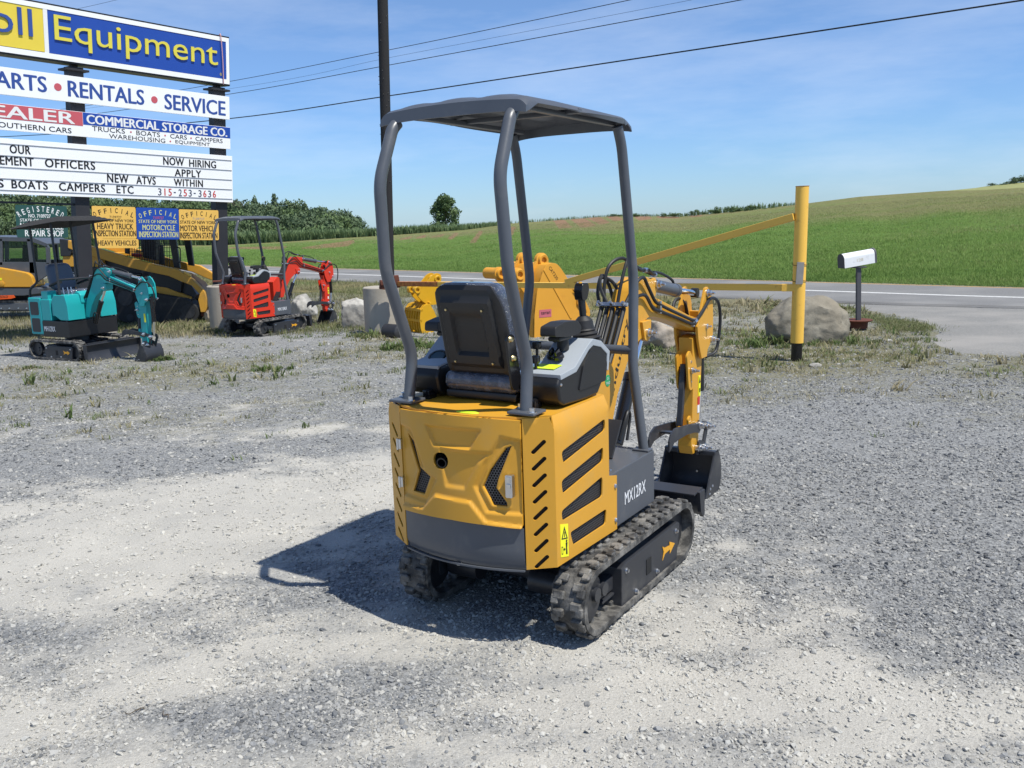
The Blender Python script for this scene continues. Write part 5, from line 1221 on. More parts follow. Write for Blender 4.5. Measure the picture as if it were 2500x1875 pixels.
# ------------------------------------------------------------------ roadside sign (its own frame: X along the boards, Y up, Z out)
def roadside_sign():
    U = Vector((.6683, .7425, -.0450)); Vv = Vector((.0732, -.0055, .9973)); W = U.cross(Vv).normalized(); Vv = W.cross(U)
    root = thing('roadside_sign', 'tall two-post roadside sign with stacked blue, yellow and white boards', 'sign')
    K = 1.10; Mx = (Matrix((U, Vv, W)).transposed()*K).to_4x4(); Mx.translation = Vector((0, 0, CAM_H))+(Vector((-5.418, 18.5, 2.215))-Vector((0, 0, CAM_H)))*K; root.matrix_world = Mx
    ft = lambda z0: (lambda u, v, o: (u, v, z0+o))
    def board(name, x0, y0, x1, y1, z0, z1, mat, parent=root, bev=.004):
        b = MB(); b.box(((x0+x1)/2, (y0+y1)/2, (z0+z1)/2), (x1-x0, y1-y0, z1-z0), None, bev); return b.done(name, mat, parent)
    def words(parent, mat, z, items, name='lettering'):
        b = MB()
        for it in items: b.text(it[0], ft(z), it[1], bold=(it[2]*3 if len(it) > 2 else .0), ext=.001, spacing=it[3] if len(it) > 3 else 1)
        return b.done(name, mat, parent)
    for s in (-2.94, -.22):
        b = MB(); b.box((s, -.28, -.17), (.25, 4.9, .2), None, .006)
        for yy in (2.12, ): b.box((s, yy, -.17), (.40, .035, .32), None, .004); b.box((s, yy+.07, -.17), (.10, .12, .10))
        p = b.done('sign_post', 'signpost', root)
    b = MB(); b.box((-3.9, -.145, -.14), (2.1, .035, .05)); b.box((-1.55, -.175, -.12), (2.7, .03, .05)); b.done('sign_rail', 'signpost', root)
    # main cabinet
    X0 = -6.9
    cab = board('sign_cabinet', X0, 2.205, -.03, 3.115, -.35, 0, 'black')
    fr = MB(); fr.sheet([(X0+.02, 2.235), (-.05, 2.235), (-.05, 3.085), (X0+.02, 3.085)], [[(X0+.1, 2.32), (-.115, 2.32), (-.115, 3.01), (X0+.1, 3.01)]], lambda u, v, d: (u, v, .02-d), .03, 2); fr.done('sign_frame', 'signwhite', cab)
    y = board('sign_panel', X0+.1, 2.33, -3.475, 3.04, -.01, .012, 'panelyel', cab); bl = board('sign_panel', -3.405, 2.325, -.115, 3.045, -.01, .012, 'blueboard', cab)
    board('sign_divider', -3.475, 2.30, -3.405, 3.06, -.01, .018, 'white', cab)
    b = MB(); b.text('Equipment', ft(.014), (-3.31, 2.42, -.30, 2.95), bold=.0, ext=.010); b.done('raised_lettering', 'signyel', bl)
    b = MB(); b.text('oll', ft(.014), (-4.30, 2.535, -3.655, 2.965), bold=.0, ext=.010); b.done('raised_lettering', 'signblue', y)
    b = MB(); b.sheet([(-.235+.02*math.cos(a*math.pi/8), 2.40+.025*math.sin(a*math.pi/8)) for a in range(16)], [[(-.235+.016*math.cos(a*math.pi/8), 2.40+.020*math.sin(a*math.pi/8)) for a in range(16)]], lambda u, v, d: (u, v, .018-d), .002, .1); b.text('R', ft(.016), (-.242, 2.39, -.228, 2.412)); b.done('registered_mark', 'signyel', bl)
    b = MB(); b.spline([(-.245, 3.115, .0), (-.24, 3.10, .05), (-.215, 2.7, .06), (-.20, 2.32, .05), (-.19, 2.22, .03)], .009, 6); b.done('hanging_strap', 'pinkstrap', cab)
    # parts, rentals, service
    w = board('sign_board', X0, 1.575, -.05, 2.005, -.06, 0, 'signwhite')
    words(w, 'signblue', .001, [('PARTS', (-4.42, 1.685, -3.475, 1.935), .02), ('RENTALS', (-3.12, 1.665, -1.785, 1.925), .02), ('SERVICE', (-1.385, 1.64, -.145, 1.908), .02)])
    b = MB()
    for x, yy in ((-3.29, 1.795), (-1.585, 1.78)): b.cyl((x, yy, .0), (x, yy, .003), .062, seg=28)
    b.done('round_dot', 'faintred', w, split=True)
    # dealer and storage row
    w = board('sign_board', X0, 1.015, -.045, 1.43, -.06, 0, 'signwhite')
    d = board('red_panel', X0+.02, 1.195, -2.90, 1.425, -.01, .003, 'faintred', w, 0); words(d, 'white', .0045, [('DEALER', (-4.70, 1.215, -3.04, 1.40), .03)])
    words(w, 'ink', .001, [('SOUTHERN CARS', (-4.335, 1.055, -3.10, 1.14), .005)])
    d = board('blue_panel', -2.895, 1.222, -.047, 1.425, -.01, .003, 'blueboard', w, 0); words(d, 'white', .0045, [('COMMERCIAL STORAGE CO.', (-2.83, 1.245, -.12, 1.395), .03)])
    words(w, 'ink', .001, [('TRUCKS', (-2.745, 1.13, -2.16, 1.212)), ('BOATS', (-1.95, 1.125, -1.50, 1.207)), ('CARS', (-1.30, 1.123, -.965, 1.202)), ('CAMPERS', (-.79, 1.118, -.215, 1.195)), ('WAREHOUSING', (-2.45, 1.03, -1.40, 1.105)), ('EQUIPMENT', (-1.20, 1.03, -.49, 1.10))])
    b = MB()
    for x, yy in ((-2.05, 1.168), (-1.40, 1.163), (-.88, 1.158), (-1.30, 1.066)): b.cyl((x, yy, .0), (x, yy, .003), .016, seg=14)
    b.done('round_dot', 'faintred', w, split=True)
    # changeable letter board
    mq = board('letter_board', X0, -.01, -.01, .885, -.14, 0, 'signwhite')
    b = MB()
    for yy in (.80, .61, .425, .24, .055): b.box(((X0-.02)/2, yy, .004), (-X0-.04, .012, .01), None, .002)
    b.done('letter_rail', 'railgrey', mq, split=True)
    words(mq, 'ink', .002, [('OUR', (-4.11, .655, -3.79, .79), .02, 1.1), ('EMENT', (-4.27, .465, -3.75, .60), .02, 1.05), ('OFFICERS', (-3.565, .465, -2.725, .605), .02, 1.1), ('S', (-4.33, .095, -4.24, .225), .02), ('BOATS', (-4.115, .09, -3.545, .225), .02, 1.1), ('CAMPERS', (-3.355, .085, -2.565, .22), .02, 1.1), ('ETC', (-2.355, .08, -2.045, .215), .02, 1.1),
           ('NOW', (-1.45, .635, -1.04, .775), .02, 1.05), ('HIRING', (-.93, .63, -.37, .765), .02, 1.05), ('APPLY', (-1.23, .44, -.69, .57), .02, 1.1), ('WITHIN', (-1.25, .26, -.66, .39), .02, 1.1), ('NEW', (-2.515, .265, -2.13, .41), .02, 1.1), ('ATVS', (-1.98, .26, -1.615, .40), .02, 1.1)], 'letters')
    dk = MB(); rd = MB(); x = -1.57
    for ch in '315-253-3636':
        wd = .062 if ch != '-' else .055; tgt = rd if (ch in '15' or ch == '6') else dk
        tgt.text(ch, ft(.002), (x+(wd*.36 if ch == '1' else 0), .07, x+(wd*.62 if ch == '1' else wd), .20) if ch != '-' else (x, .125, x+wd*.8, .145), bold=.05); x += .102
    dk.done('phone_digits', 'slateink', mq); rd.done('phone_digits', 'redink', mq)
    return root, Mx
MT['panelyel'] = paint('sign_panel_yellow', (.78, .60, .06), .45, .04); MT['slateink'] = paint('slate_ink', (.07, .08, .13), .5, .05); MT['blueboard'] = paint('sign_blue', (.012, .065, .36), .45, .06, scale=2); MT['signyel'] = paint('sign_letter_yellow', (.72, .62, .07), .45, .05); MT['signblue'] = paint('sign_letter_blue', (.03, .075, .30), .5, .05)
MT['faintred'] = paint('sign_red_faded', (.55, .10, .12), .5, .06, scale=3); MT['pinkstrap'] = paint('faded_strap', (.65, .35, .33), .6, .1); MT['railgrey'] = paint('letter_rail_grey', (.30, .31, .34), .5, .1)
MT['officialyel'] = paint('inspection_yellow', (.80, .48, .10), .5, .08, scale=3); MT['shopgreen'] = paint('repair_green', (.018, .075, .065), .5, .1); MT['brownink'] = paint('brown_ink', (.03, .018, .008), .5, .05); MT['paleyel'] = paint('pale_yellow_ink', (.62, .62, .25), .5, .05)
SIGN, SMX = roadside_sign()
def small_signs():
    def sign(label, x0, y0, x1, y1, mat, lines, ink, arc=None, arcink=None, thin=None, rot=0.0):
        r = thing('inspection_sign', label, 'sign', (0, 0, 0), 0, 'official shop signs hung under the letter board'); r.matrix_world = SMX @ Matrix.Translation((x0, y1, -.06))
        b = MB(); w, h = x1-x0, y1-y0; b.prism(rnd([(0, -h), (w, -h), (w, 0), (0, 0)], .03), 'z', -.006, .006, .002); p = b.done('sign_plate', mat, r)
        ft = lambda u, v, o: (u, v, .008+o); t = MB()
        for s, bx in lines: t.text(s, ft, (bx[0]-x0, bx[1]-y1, bx[2]-x0, bx[3]-y1), bold=.04)
        t.done('lettering', ink, p)
        if arc:
            t = MB(); word, cx, cy, rad, ang, ht = arc; n = len(word); wd = 2*rad*math.sin(ang)/n*.62
            for i, ch in enumerate(word):
                a = ang*(1-2*i/(n-1)); V, F, tw, th, tx, ty = text_mesh(ch, .012, 0, 1, 0); px, py = cx-x0-rad*math.sin(a), cy-y1+rad*math.cos(a)-rad; k = wd if ch not in 'I' else wd*.25
                ca, sa = math.cos(a), math.sin(a); t.raw([(px+((q[0]-tx)/tw-.5)*k*ca-((q[1]-ty)/th)*ht*sa, py+((q[0]-tx)/tw-.5)*k*sa+((q[1]-ty)/th)*ht*ca, .008) for q in V], F)
            t.done('arched_lettering', arcink or ink, p)
        if thin: t = MB(); t.text(thin[0], ft, (thin[1][0]-x0, thin[1][1]-y1, thin[1][2]-x0, thin[1][3]-y1), bold=0); t.done('number', thin[2], p)
        return r
    sign('green sign reading registered state motor vehicle repair shop', -4.06, -.72, -3.22, -.18, 'shopgreen', [('NO. 7109727', (-3.86, -.385, -3.50, -.325)), ('STATE OF NEW YORK', (-4.00, -.455, -3.30, -.405)), ('MOTOR VEHICLE', (-4.00, -.58, -3.30, -.475)), ('REPAIR SHOP', (-3.93, -.70, -3.30, -.595))], 'white', ('REGISTERED', -3.66, -.285, .66, .52, .095))
    sign('yellow sign reading official heavy truck inspection station', -2.79, -.735, -1.99, -.16, 'officialyel', [('STATE OF NEW YORK', (-2.70, -.435, -2.03, -.385)), ('HEAVY TRUCK', (-2.71, -.565, -2.05, -.46)), ('INSPECTION STATION', (-2.76, -.69, -2.0, -.585))], 'brownink', ('OFFICIAL', -2.40, -.275, .80, .42, .09), None, ('7109727', (-2.48, -.37, -2.26, -.325), 'brownink'))
    sign('narrow yellow strip reading heavy vehicles under the truck sign', -2.75, -.905, -1.955, -.74, 'officialyel', [('HEAVY VEHICLES', (-2.71, -.855, -2.0, -.765))], 'brownink')
    sign('blue sign reading official motorcycle inspection station', -1.98, -.745, -1.145, -.165, 'blueboard', [('STATE OF NEW YORK', (-1.94, -.445, -1.18, -.385)), ('MOTORCYCLE', (-1.87, -.575, -1.23, -.475)), ('INSPECTION STATION', (-1.94, -.705, -1.17, -.60))], 'paleyel', ('OFFICIAL', -1.56, -.285, .80, .42, .09), None, ('7109727', (-1.66, -.37, -1.45, -.32), 'faintred'))
    sign('yellow sign reading official motor vehicle inspection station', -1.138, -.755, -.305, -.175, 'officialyel', [('STATE OF NEW YORK', (-1.12, -.445, -.37, -.385)), ('MOTOR VEHICLE', (-1.12, -.585, -.36, -.475)), ('INSPECTION STATION', (-1.13, -.725, -.34, -.61))], 'brownink', ('OFFICIAL', -.72, -.29, .80, .42, .09), None, ('7109727', (-.86, -.37, -.61, -.325), 'railgrey'))
small_signs()
# ------------------------------------------------------------------ pole and overhead wires
def pole_and_wires():
    r = thing('utility_pole', 'dark wooden utility pole beside the road', 'pole'); a = at(952, 745, 22.5); a.z = -.4; t = at(926, -330, 22.5); b = MB(); b.tube([a, a.lerp(t, .5), t], .125, 16)
    for v in b.bm.verts: f = 1-.10*(v.co.z/10); v.co.x = a.x+(v.co.x-a.x)*1
    b.done('pole_shaft', 'pole', r)
    st = MB(); rr = random.Random(2)
    for i in range(40): f = rr.uniform(.12, .95); p = a.lerp(t, f); an = rr.uniform(-.3, 3.4); d = Vector((math.cos(an), -abs(math.sin(an)), 0)); st.cyl(p+d*.115, p+d*.145, .006, seg=5)
    st.done('staples', 'galv', r)
    W = [('thick black overhead cable, lowest of the wires crossing the sky', .020, [(-150, 340), (130, 327), (565, 289), (949, 234), (1500, 151), (2500, 0), (2750, -38)]), ('second overhead wire above the thick cable', .012, [(-150, 318), (130, 291), (565, 229), (949, 159), (1400, 76), (1808, 0), (2200, -75)]), ('third overhead wire, higher and steeper than the second', .011, [(-150, 300), (130, 270), (565, 198), (949, 122), (1300, 50), (1537, 0), (1900, -77)]), ('faint thin overhead wire between the second and third wires', .0045, [(-150, 312), (565, 216), (949, 141), (1400, 55), (1729, -8)]), ('thin high wire above the blue sign cabinet', .008, [(120, 34), (196, 20), (300, -4), (420, -34)])]
    for lb, rad, P in W:
        pts = []
        for px, py in P: iy = np.interp(px, [-150, 2750], [1/62, 1/21]); pts.append(at(px, py, 1/iy))
        b = MB(); b.spline(pts, rad, 6, 8); tag(b.done('overhead_wire', 'ink', None), lb, 'wire', 'overhead wires')
pole_and_wires()
# ------------------------------------------------------------------ gate, concrete cylinders, rocks, mailbox
def gate():
    Y = 11.3; foot = gnd(1944, 881); foot = at(1944, 881, Y); top = at(1959, 455, Y); mid = foot.lerp(top, .107)
    r = thing('swing_gate', 'yellow pipe gate with post, long bar and slanting brace', 'gate', foot); L = lambda p: Vector(p)-foot
    b = MB(); b.cyl(L(mid), L(top), .079, seg=32, bev=.004); po = b.done('gate_post', 'gate', r)
    b = MB(); b.cyl(L(foot)-Vector((0, 0, .1)), L(mid), .068, seg=28); b.done('post_sleeve', 'gloss', r)
    b = MB(); b.cyl(L(top), L(top)+Vector((0, 0, .006)), .082, seg=32); b.done('post_cap', 'rustpaint', po)
    j0, j1 = at(1935, 702, Y), at(974, 693, 16.25); jm = j0.lerp(j1, .86)
    b = MB(); b.beam(L(j0), L(jm), .084, .086, bev=.006); b.beam(L(j0)+Vector((.03, 0, 0)), L(j0)-Vector((.12, -.05, 0)), .092, .09, bev=.004); b.done('gate_bar', 'gate', r)
    b = MB(); b.beam(L(jm), L(j1), .083, .082, bev=.006); b.done('gate_bar_end', 'rustpaint', r)
    u = at(1940, 529, Y); f = 0.0
    for k in range(200):
        q = j0.lerp(j1, k/200); px, _ = field_project(q)
        if px < 1385: f = k/200; break
    e = j0.lerp(j1, f)+Vector((0, 0, .05)); b = MB(); b.beam(L(u), L(e), .084, .086, bev=.006); b.done('gate_brace', 'gate', r)
    b = MB(); a, c = at(1955, 640, Y-.085), at(1951, 694, Y-.085); b.beam(L(a), L(c), .088, .012, up=(0, 1, 0), bev=.002)
    for v in b.bm.verts: pass
    b.done('bare_metal_plate', 'galv', po)
    b = MB()
    for z in (.12, .85):
        q = a.lerp(c, z); p = foot.lerp(top, (q.z-foot.z)/(top.z-foot.z)); ring = [L(p)+Vector((math.cos(t)*.086, math.sin(t)*.088, .01*math.sin(3*t))) for t in [i*.3 for i in range(22)]]; b.tube(ring, .0035, 5)
    b.done('tie_wire', 'rust', po, split=True)
    # rusty latch resting on the concrete cylinder
    k = thing('gate_latch', 'rusty steel latch bracket at the far end of the gate bar', 'latch', at(950, 692, 16.3)); b = MB(); b.box((0, 0, .03), (.32, .12, .07), Euler((0, R(-8), R(15))).to_matrix(), .01); b.box((.13, 0, .03), (.10, .14, .22), Euler((0, R(-6), R(15))).to_matrix(), .01); b.box((-.12, 0, -.02), (.10, .12, .16), Euler((0, R(8), R(15))).to_matrix(), .01); b.done('latch_body', 'rust', k); b = MB(); b.cyl((-.02, -.10, -.04), (-.02, -.06, .06), .016); b.done('latch_pin', 'zinc', k)
gate()
def cylinder(px, py, Y, r, h, label):
    p = at(px, py, Y+r*.7); p.z = G(p.y)-.08
    b = MB(); b.lathe([(0.001, h+.08), (r-.015, h+.08), (r, h+.065), (r, .4), (r*1.003, 0)], (0, 0, 0), (0, 0, 1), 48)
    o = b.done('concrete_cylinder', 'concrete', None); o.location = p; o.rotation_euler = (random.uniform(-.01, .01), random.uniform(-.02, .0), random.uniform(0, 6)); tag(o, label, 'concrete block', 'concrete cylinders along the road side')
cylinder(936, 815, 16.6, .33, .86, 'concrete cylinder under the rusty gate latch'); cylinder(556, 800, 18.6, .34, .90, 'concrete cylinder behind the red excavator'); cylinder(243, 816, 17.2, .32, .82, 'concrete cylinder behind the boom of the teal excavator')
def plate():
    p = at(540, 686, 18.8); b = MB(); b.box((0, 0, 0), (.34, .16, .025), Euler((0, 0, .3)).to_matrix(), .005); b.box((.03, 0, .02), (.06, .06, .03), None, .01); o = b.done('steel_plate', 'rust', None); o.location = p; tag(o, 'dark steel plate lying on the concrete cylinder by the red excavator', 'plate')
plate()
def rock_mat(name, c0, c1, c2): return noise_mat(name, c0, c1, 5.5, .95, 1.0, c2, 1.6, 10, (.28, .72))
MT['rock_grey'] = rock_mat('boulder_grey', (.13, .118, .092), (.29, .268, .22), (.24, .21, .16)); MT['rock_tan'] = rock_mat('boulder_tan', (.27, .22, .165), (.46, .39, .31), (.36, .32, .28)); MT['rock_white'] = rock_mat('boulder_white', (.30, .29, .265), (.52, .50, .46), (.22, .21, .19))
def rock(label, x0, x1, ytop, ybase, Y, mat, seed, depth=.9, square=0.0, slope=0, cuts=11, soft=0.0):
    from mathutils import noise as mn
    c = at((x0+x1)/2, ybase, Y); w = (x1-x0)/F_PX*Y; h = (ybase-ytop)/F_PX*Y; bm = bmesh.new(); bmesh.ops.create_icosphere(bm, subdivisions=5, radius=1); rr = random.Random(seed); pl = [(Vector((rr.gauss(0, 1), rr.gauss(0, 1), rr.gauss(0, .8))).normalized(), rr.uniform(.62, .9)+soft) for _ in range(cuts)]
    of = Vector((seed*3.1, seed*1.7, 0))
    for v in bm.verts:
        d = v.co.normalized(); k = 1.0
        for n, t in pl:
            q = d.dot(n)
            if q > 0: k = min(k, t/q+.02) if q*k > t else k
        if square: m = max(abs(d.x), abs(d.y), abs(d.z)); k = k*(1-square)+square*.78/m
        k *= 1+.13*mn.noise(d*1.3+of)+.07*mn.noise(d*3+of)+.035*mn.noise(d*7+of)+.02*mn.noise(d*16+of); v.co = d*k
    xs = [v.co.x for v in bm.verts]; zs = [v.co.z for v in bm.verts]; sx = w/(max(xs)-min(xs)); z0 = min(zs)+.30*(max(zs)-min(zs)); sz = h/(max(zs)-z0); mx = (max(xs)+min(xs))/2
    for v in bm.verts: v.co = Vector(((v.co.x-mx)*sx, v.co.y*w*.5*depth, (v.co.z-z0)*sz+slope*(v.co.x-mx)*sx))
    me = bpy.data.meshes.new('boulder'); bm.to_mesh(me); bm.free(); me.materials.append(MT[mat]); me.shade_smooth(); me.set_sharp_from_angle(angle=R(38)); o = bpy.data.objects.new('boulder', me); COL.objects.link(o); o.location = (c.x, c.y, G(c.y)); tag(o, label, 'rock', 'boulders along the road side')
rock('big rounded grey-brown boulder behind the yellow gate post', 1864, 2070, 729, 842, 13.4, 'rock_grey', 3, .9, 0, 0, 7, .07)
rock('small tan boulder seen under the arm of the big excavator', 1562, 1666, 788, 855, 13.2, 'rock_tan', 8, .8)
rock('pale squarish boulder with a dark cleft beside the concrete cylinder', 836, 912, 710, 783, 18.2, 'rock_white', 12, .9, .55)
rock('pale boulder behind the boom of the red excavator', 708, 776, 717, 776, 20.6, 'rock_white', 15, .9)
rock('small pale rock between the loader and the concrete cylinder', 496, 524, 711, 745, 20.5, 'rock_tan', 19, .9)
def small_stones():
    for px, py, w, h, lb in ((2160, 556*1.5, 18, 6, 'flat white stone on the gravel right of the gate post'), (1775, 792, 14, 6, 'small white stone in the grass right of the yellow arm'), (1975, 1012/1.13, 30, 9, 'flat pale slab stone on the gravel below the gate post')):
        rock(lb, px, px+w, py-h, py, gnd(px, py).y, 'rock_white', px % 17, 1.2)
small_stones()
def twigs():
    for px, py, ln, an, lb in ((1010/1.0, 1760, 0, 0, ''), (330, 1743, .07, .5, 'thin dry twig lying on the dust at the lower left'), (405, 1752, .06, -.9, 'short forked dry twig right of the thin twig on the gravel')):
        if not ln: continue
        g = gnd(px, py); d = Vector((math.cos(an), math.sin(an), 0)); b = MB(); b.spline([g+d*ln*t+Vector((0, .012*math.sin(t*7), .012)) for t in (-.5, -.2, .1, .3, .5)], .0018, 6); b.spline([g+d*ln*.1+Vector((0, 0, .012)), g+d*ln*.3+Vector((.01, .015, .014))], .0013, 5); tag(b.done('twig', 'bark', None), lb, 'twig')
twigs()
def mailbox():
    Y = 14.6; c = at(2092, 800, Y); r = thing('mailbox', 'white metal mailbox on a grey post with a rusty round base', 'mailbox', c); L = lambda p: Vector(p)-c
    base = MB(); z0 = G(Y)-c.z; base.lathe([(0, .03), (.14, .03), (.15, .13), (.215, .15), (.22, .165), (.205, .17), (.15, .165), (.0, .16)], (.02, 0, z0), (0, 0, 1), 28); base.done('round_base', 'rust', r)
    q = L(at(2096, 652, Y)); b = MB(); b.beam((.02, 0, z0+.1), q, .068, .068, bev=.004); b.box(q+Vector((0, 0, .0)), (.22, .12, .02), None, .003); b.done('mailbox_post', 'post', r)
    a, e = L(at(2054, 655, Y-.08)), L(at(2130, 641, Y+.10)); d = (e-a).normalized(); s = Vector((0, 0, 1)).cross(d).normalized(); u = d.cross(s); w, h = .080, .145
    prof = [(-w, 0), (w, 0), (w, h)]+[(w*math.cos(t*math.pi/10), h+w*math.sin(t*math.pi/10)) for t in range(1, 10)]+[(-w, h)]
    def hull(p0, p1, k): 
        n = len(prof); V = [p0+s*(x*k)+u*(z*k-.005*(k-1)) for x, z in prof]+[p1+s*(x*k)+u*(z*k-.005*(k-1)) for x, z in prof]; return V, [tuple(range(n))[::-1], tuple(range(n, 2*n))]+[(i, (i+1) % n, n+(i+1) % n, n+i) for i in range(n)]
    b = MB(); b._new(*hull(a, e, 1.0), .003); bx = b.done('mailbox_body', 'mailwhite', r)
    b = MB(); b._new(*hull(e-d*.012, e+d*.02, 1.06), .003); b.done('mailbox_door', 'post', bx); b = MB(); b._new(*hull(a-d*.004, a+d*.006, 1.02), .002); b.done('mailbox_back', 'post', bx)
    b = MB(); mf = lambda x, y, o: a+d*x-s*(w+.0015+o)+u*y; b.text('128', mf, (.24, .07, .36, .115), bold=.01); b.done('house_number', 'palenum', bx)
MT['mailwhite'] = paint('mailbox_white', (.76, .77, .78), .4, .06, scale=9, dirt=(.35, .36, .38), dirt_amt=.6, dirt_scale=11, lo=.58, hi=.8); MT['palenum'] = paint('worn_number', (.62, .56, .42), .6, .1)
mailbox()
# ------------------------------------------------------------------ red and teal mini excavators
pr = gnd(648, 813); open_excavator('red mini excavator with grey canopy parked by a concrete cylinder', pr, -R(32), 'red', 'MX15RX', 'mini excavators for sale on the lot', 0.0)
def teal_excavator():
    p = gnd(205, 870); r = thing('mini_excavator', 'teal mini excavator facing the camera with flat black canopy', 'excavator', p, -R(119), 'mini excavators for sale on the lot')
    undercarriage(r, 34, False, .015, .27); bo, post = boom_set(r, 'teal', True, hook=False)
    b = MB(); b.prism([(-.44, -.30), (-.44, .34), (.44, .34), (.44, -.30), (.30, -.60), (-.30, -.60)], 'z', .37, .625, .012); pf = b.done('front_platform', 'black', r)
    t = MB(); t.text('MH12RX', lambda u, v, o: (.4415+o, u, v), (-.27, .46, .0, .54), bold=.05); t.done('model_lettering', 'letter', pf)
    def col(name, poly, z0, z1, mat='teal', bev=.014): b = MB(); b.prism(poly, 'z', z0, z1, bev); return b.done(name, mat, r)
    rear = MB(); rear.prism([(-.30, -.72), (.30, -.72), (.44, -.60), (.44, -.30), (-.44, -.30), (-.44, -.60)], 'z', .40, .985, .02); rb = rear.done('engine_cover', 'teal', r)
    A, B = Vector((.30, -.72)), Vector((.44, -.60)); nrm = Vector((.65, -.76))
    for z0, z1 in ((.44, .66), (.71, .92)):
        d = MB(); d.sheet(rnd([(-.565, z0), (-.36, z0), (-.35, z1), (-.56, z1)], .03), [], lambda u, v, dd: (.4425-dd, u, v), .01, .1); d.done('air_grille', 'darkgrey', rb)
        d = MB(); d.sheet(rnd([(-.24, z0), (.24, z0), (.24, z1), (-.24, z1)], .02), [], lambda u, v, dd: (u, -.723+dd, v), .01, .1); d.done('air_grille', 'darkgrey', rb)
    col('side_panel', [(.22, -.30), (.435, -.30), (.435, -.07), (.22, -.07)], .625, .96); col('side_panel', [(-.435, -.30), (-.22, -.30), (-.22, -.07), (-.435, -.07)], .625, .96)
    col('side_panel', [(.20, -.05), (.425, -.05), (.425, .04), (.20, .04)], .70, .95)
    for sx in (1, -1):
        b = MB(); b.prism([(.0, .72), (.0, .985), (.07, 1.03), (.31, 1.03), (.355, .86), (.355, .64), (.16, .64)], 'x', .14*sx, .44*sx, .009); b.done('control_box', 'teal', r)
        for x in (.20, .26, .34): k = MB(); k.cyl((x*sx, .18, 1.02), (x*sx, .16, 1.14), .008, seg=8); k.done('control_lever', 'zinc', r)
    col('seat_plinth', [(-.20, -.32), (.20, -.32), (.20, .02), (-.20, .02)], .62, .98, 'black'); col('fuel_tank', [(.26, -.28), (.42, -.28), (.42, -.12), (.26, -.12)], .95, 1.09, 'teal')
    s = MB(); s.prism(rnd([(-.22, 1.08), (.22, 1.08), (.21, 1.50), (-.21, 1.50)], .10, 5), 'y', -.34, -.22, .045, 4)
    for v in s.bm.verts: v.co.y += -.12*(v.co.z-1.08)/.42
    s.done('seat_backrest', 'seatgrey', r); s = MB(); s.box((0, -.10, 1.04), (.44, .40, .11), None, .04, 4); s.done('seat_cushion', 'film', r)
    for sx in (1, -1):
        a = MB(); a.tube([(.25*sx, -.28, 1.16), (.26*sx, -.05, 1.22), (.26*sx, .02, 1.22)], .022, 10); a.done('armrest', 'vinyl', r)
        l = MB(); l.tube([(.38*sx, -.62, .99), (.38*sx, -.60, 1.12), (.36*sx, -.42, 1.22), (.36*sx, -.44, 2.18)], .019, 10, .06); l.done('canopy_post', 'darkgrey', r)
        l = MB(); l.tube([(.42*sx, .30, .62), (.40*sx, .16, 1.0), (.37*sx, .10, 2.18)], .019, 10, .06); l.done('canopy_post', 'darkgrey', r)
    g = MB(); g.cyl((-.385, .13, 1.26), (.385, .13, 1.26), .016); g.done('grab_bar', 'darkgrey', r)
    b = MB(); n = 20; V = []; F = []
    for j in range(n+1):
        for i in range(n+1): x = -1+2*i/n; y = -1+2*j/n; V.append((x*.52, -.15+y*.62, 2.20-.095*max(0, (max(abs(x), abs(y))-.62)/.38)+.05*y))
    for j in range(n):
        for i in range(n): F.append((j*(n+1)+i, j*(n+1)+i+1, (j+1)*(n+1)+i+1, (j+1)*(n+1)+i))
    b.raw(V, F); bmesh.ops.solidify(b.bm, geom=b.bm.faces[:], thickness=.03); b.done('canopy_roof', 'matteblack', r, sharp=12)
MT['seatgrey'] = paint('grey_vinyl_seat', (.085, .10, .13), .45, .12, scale=6)
teal_excavator()
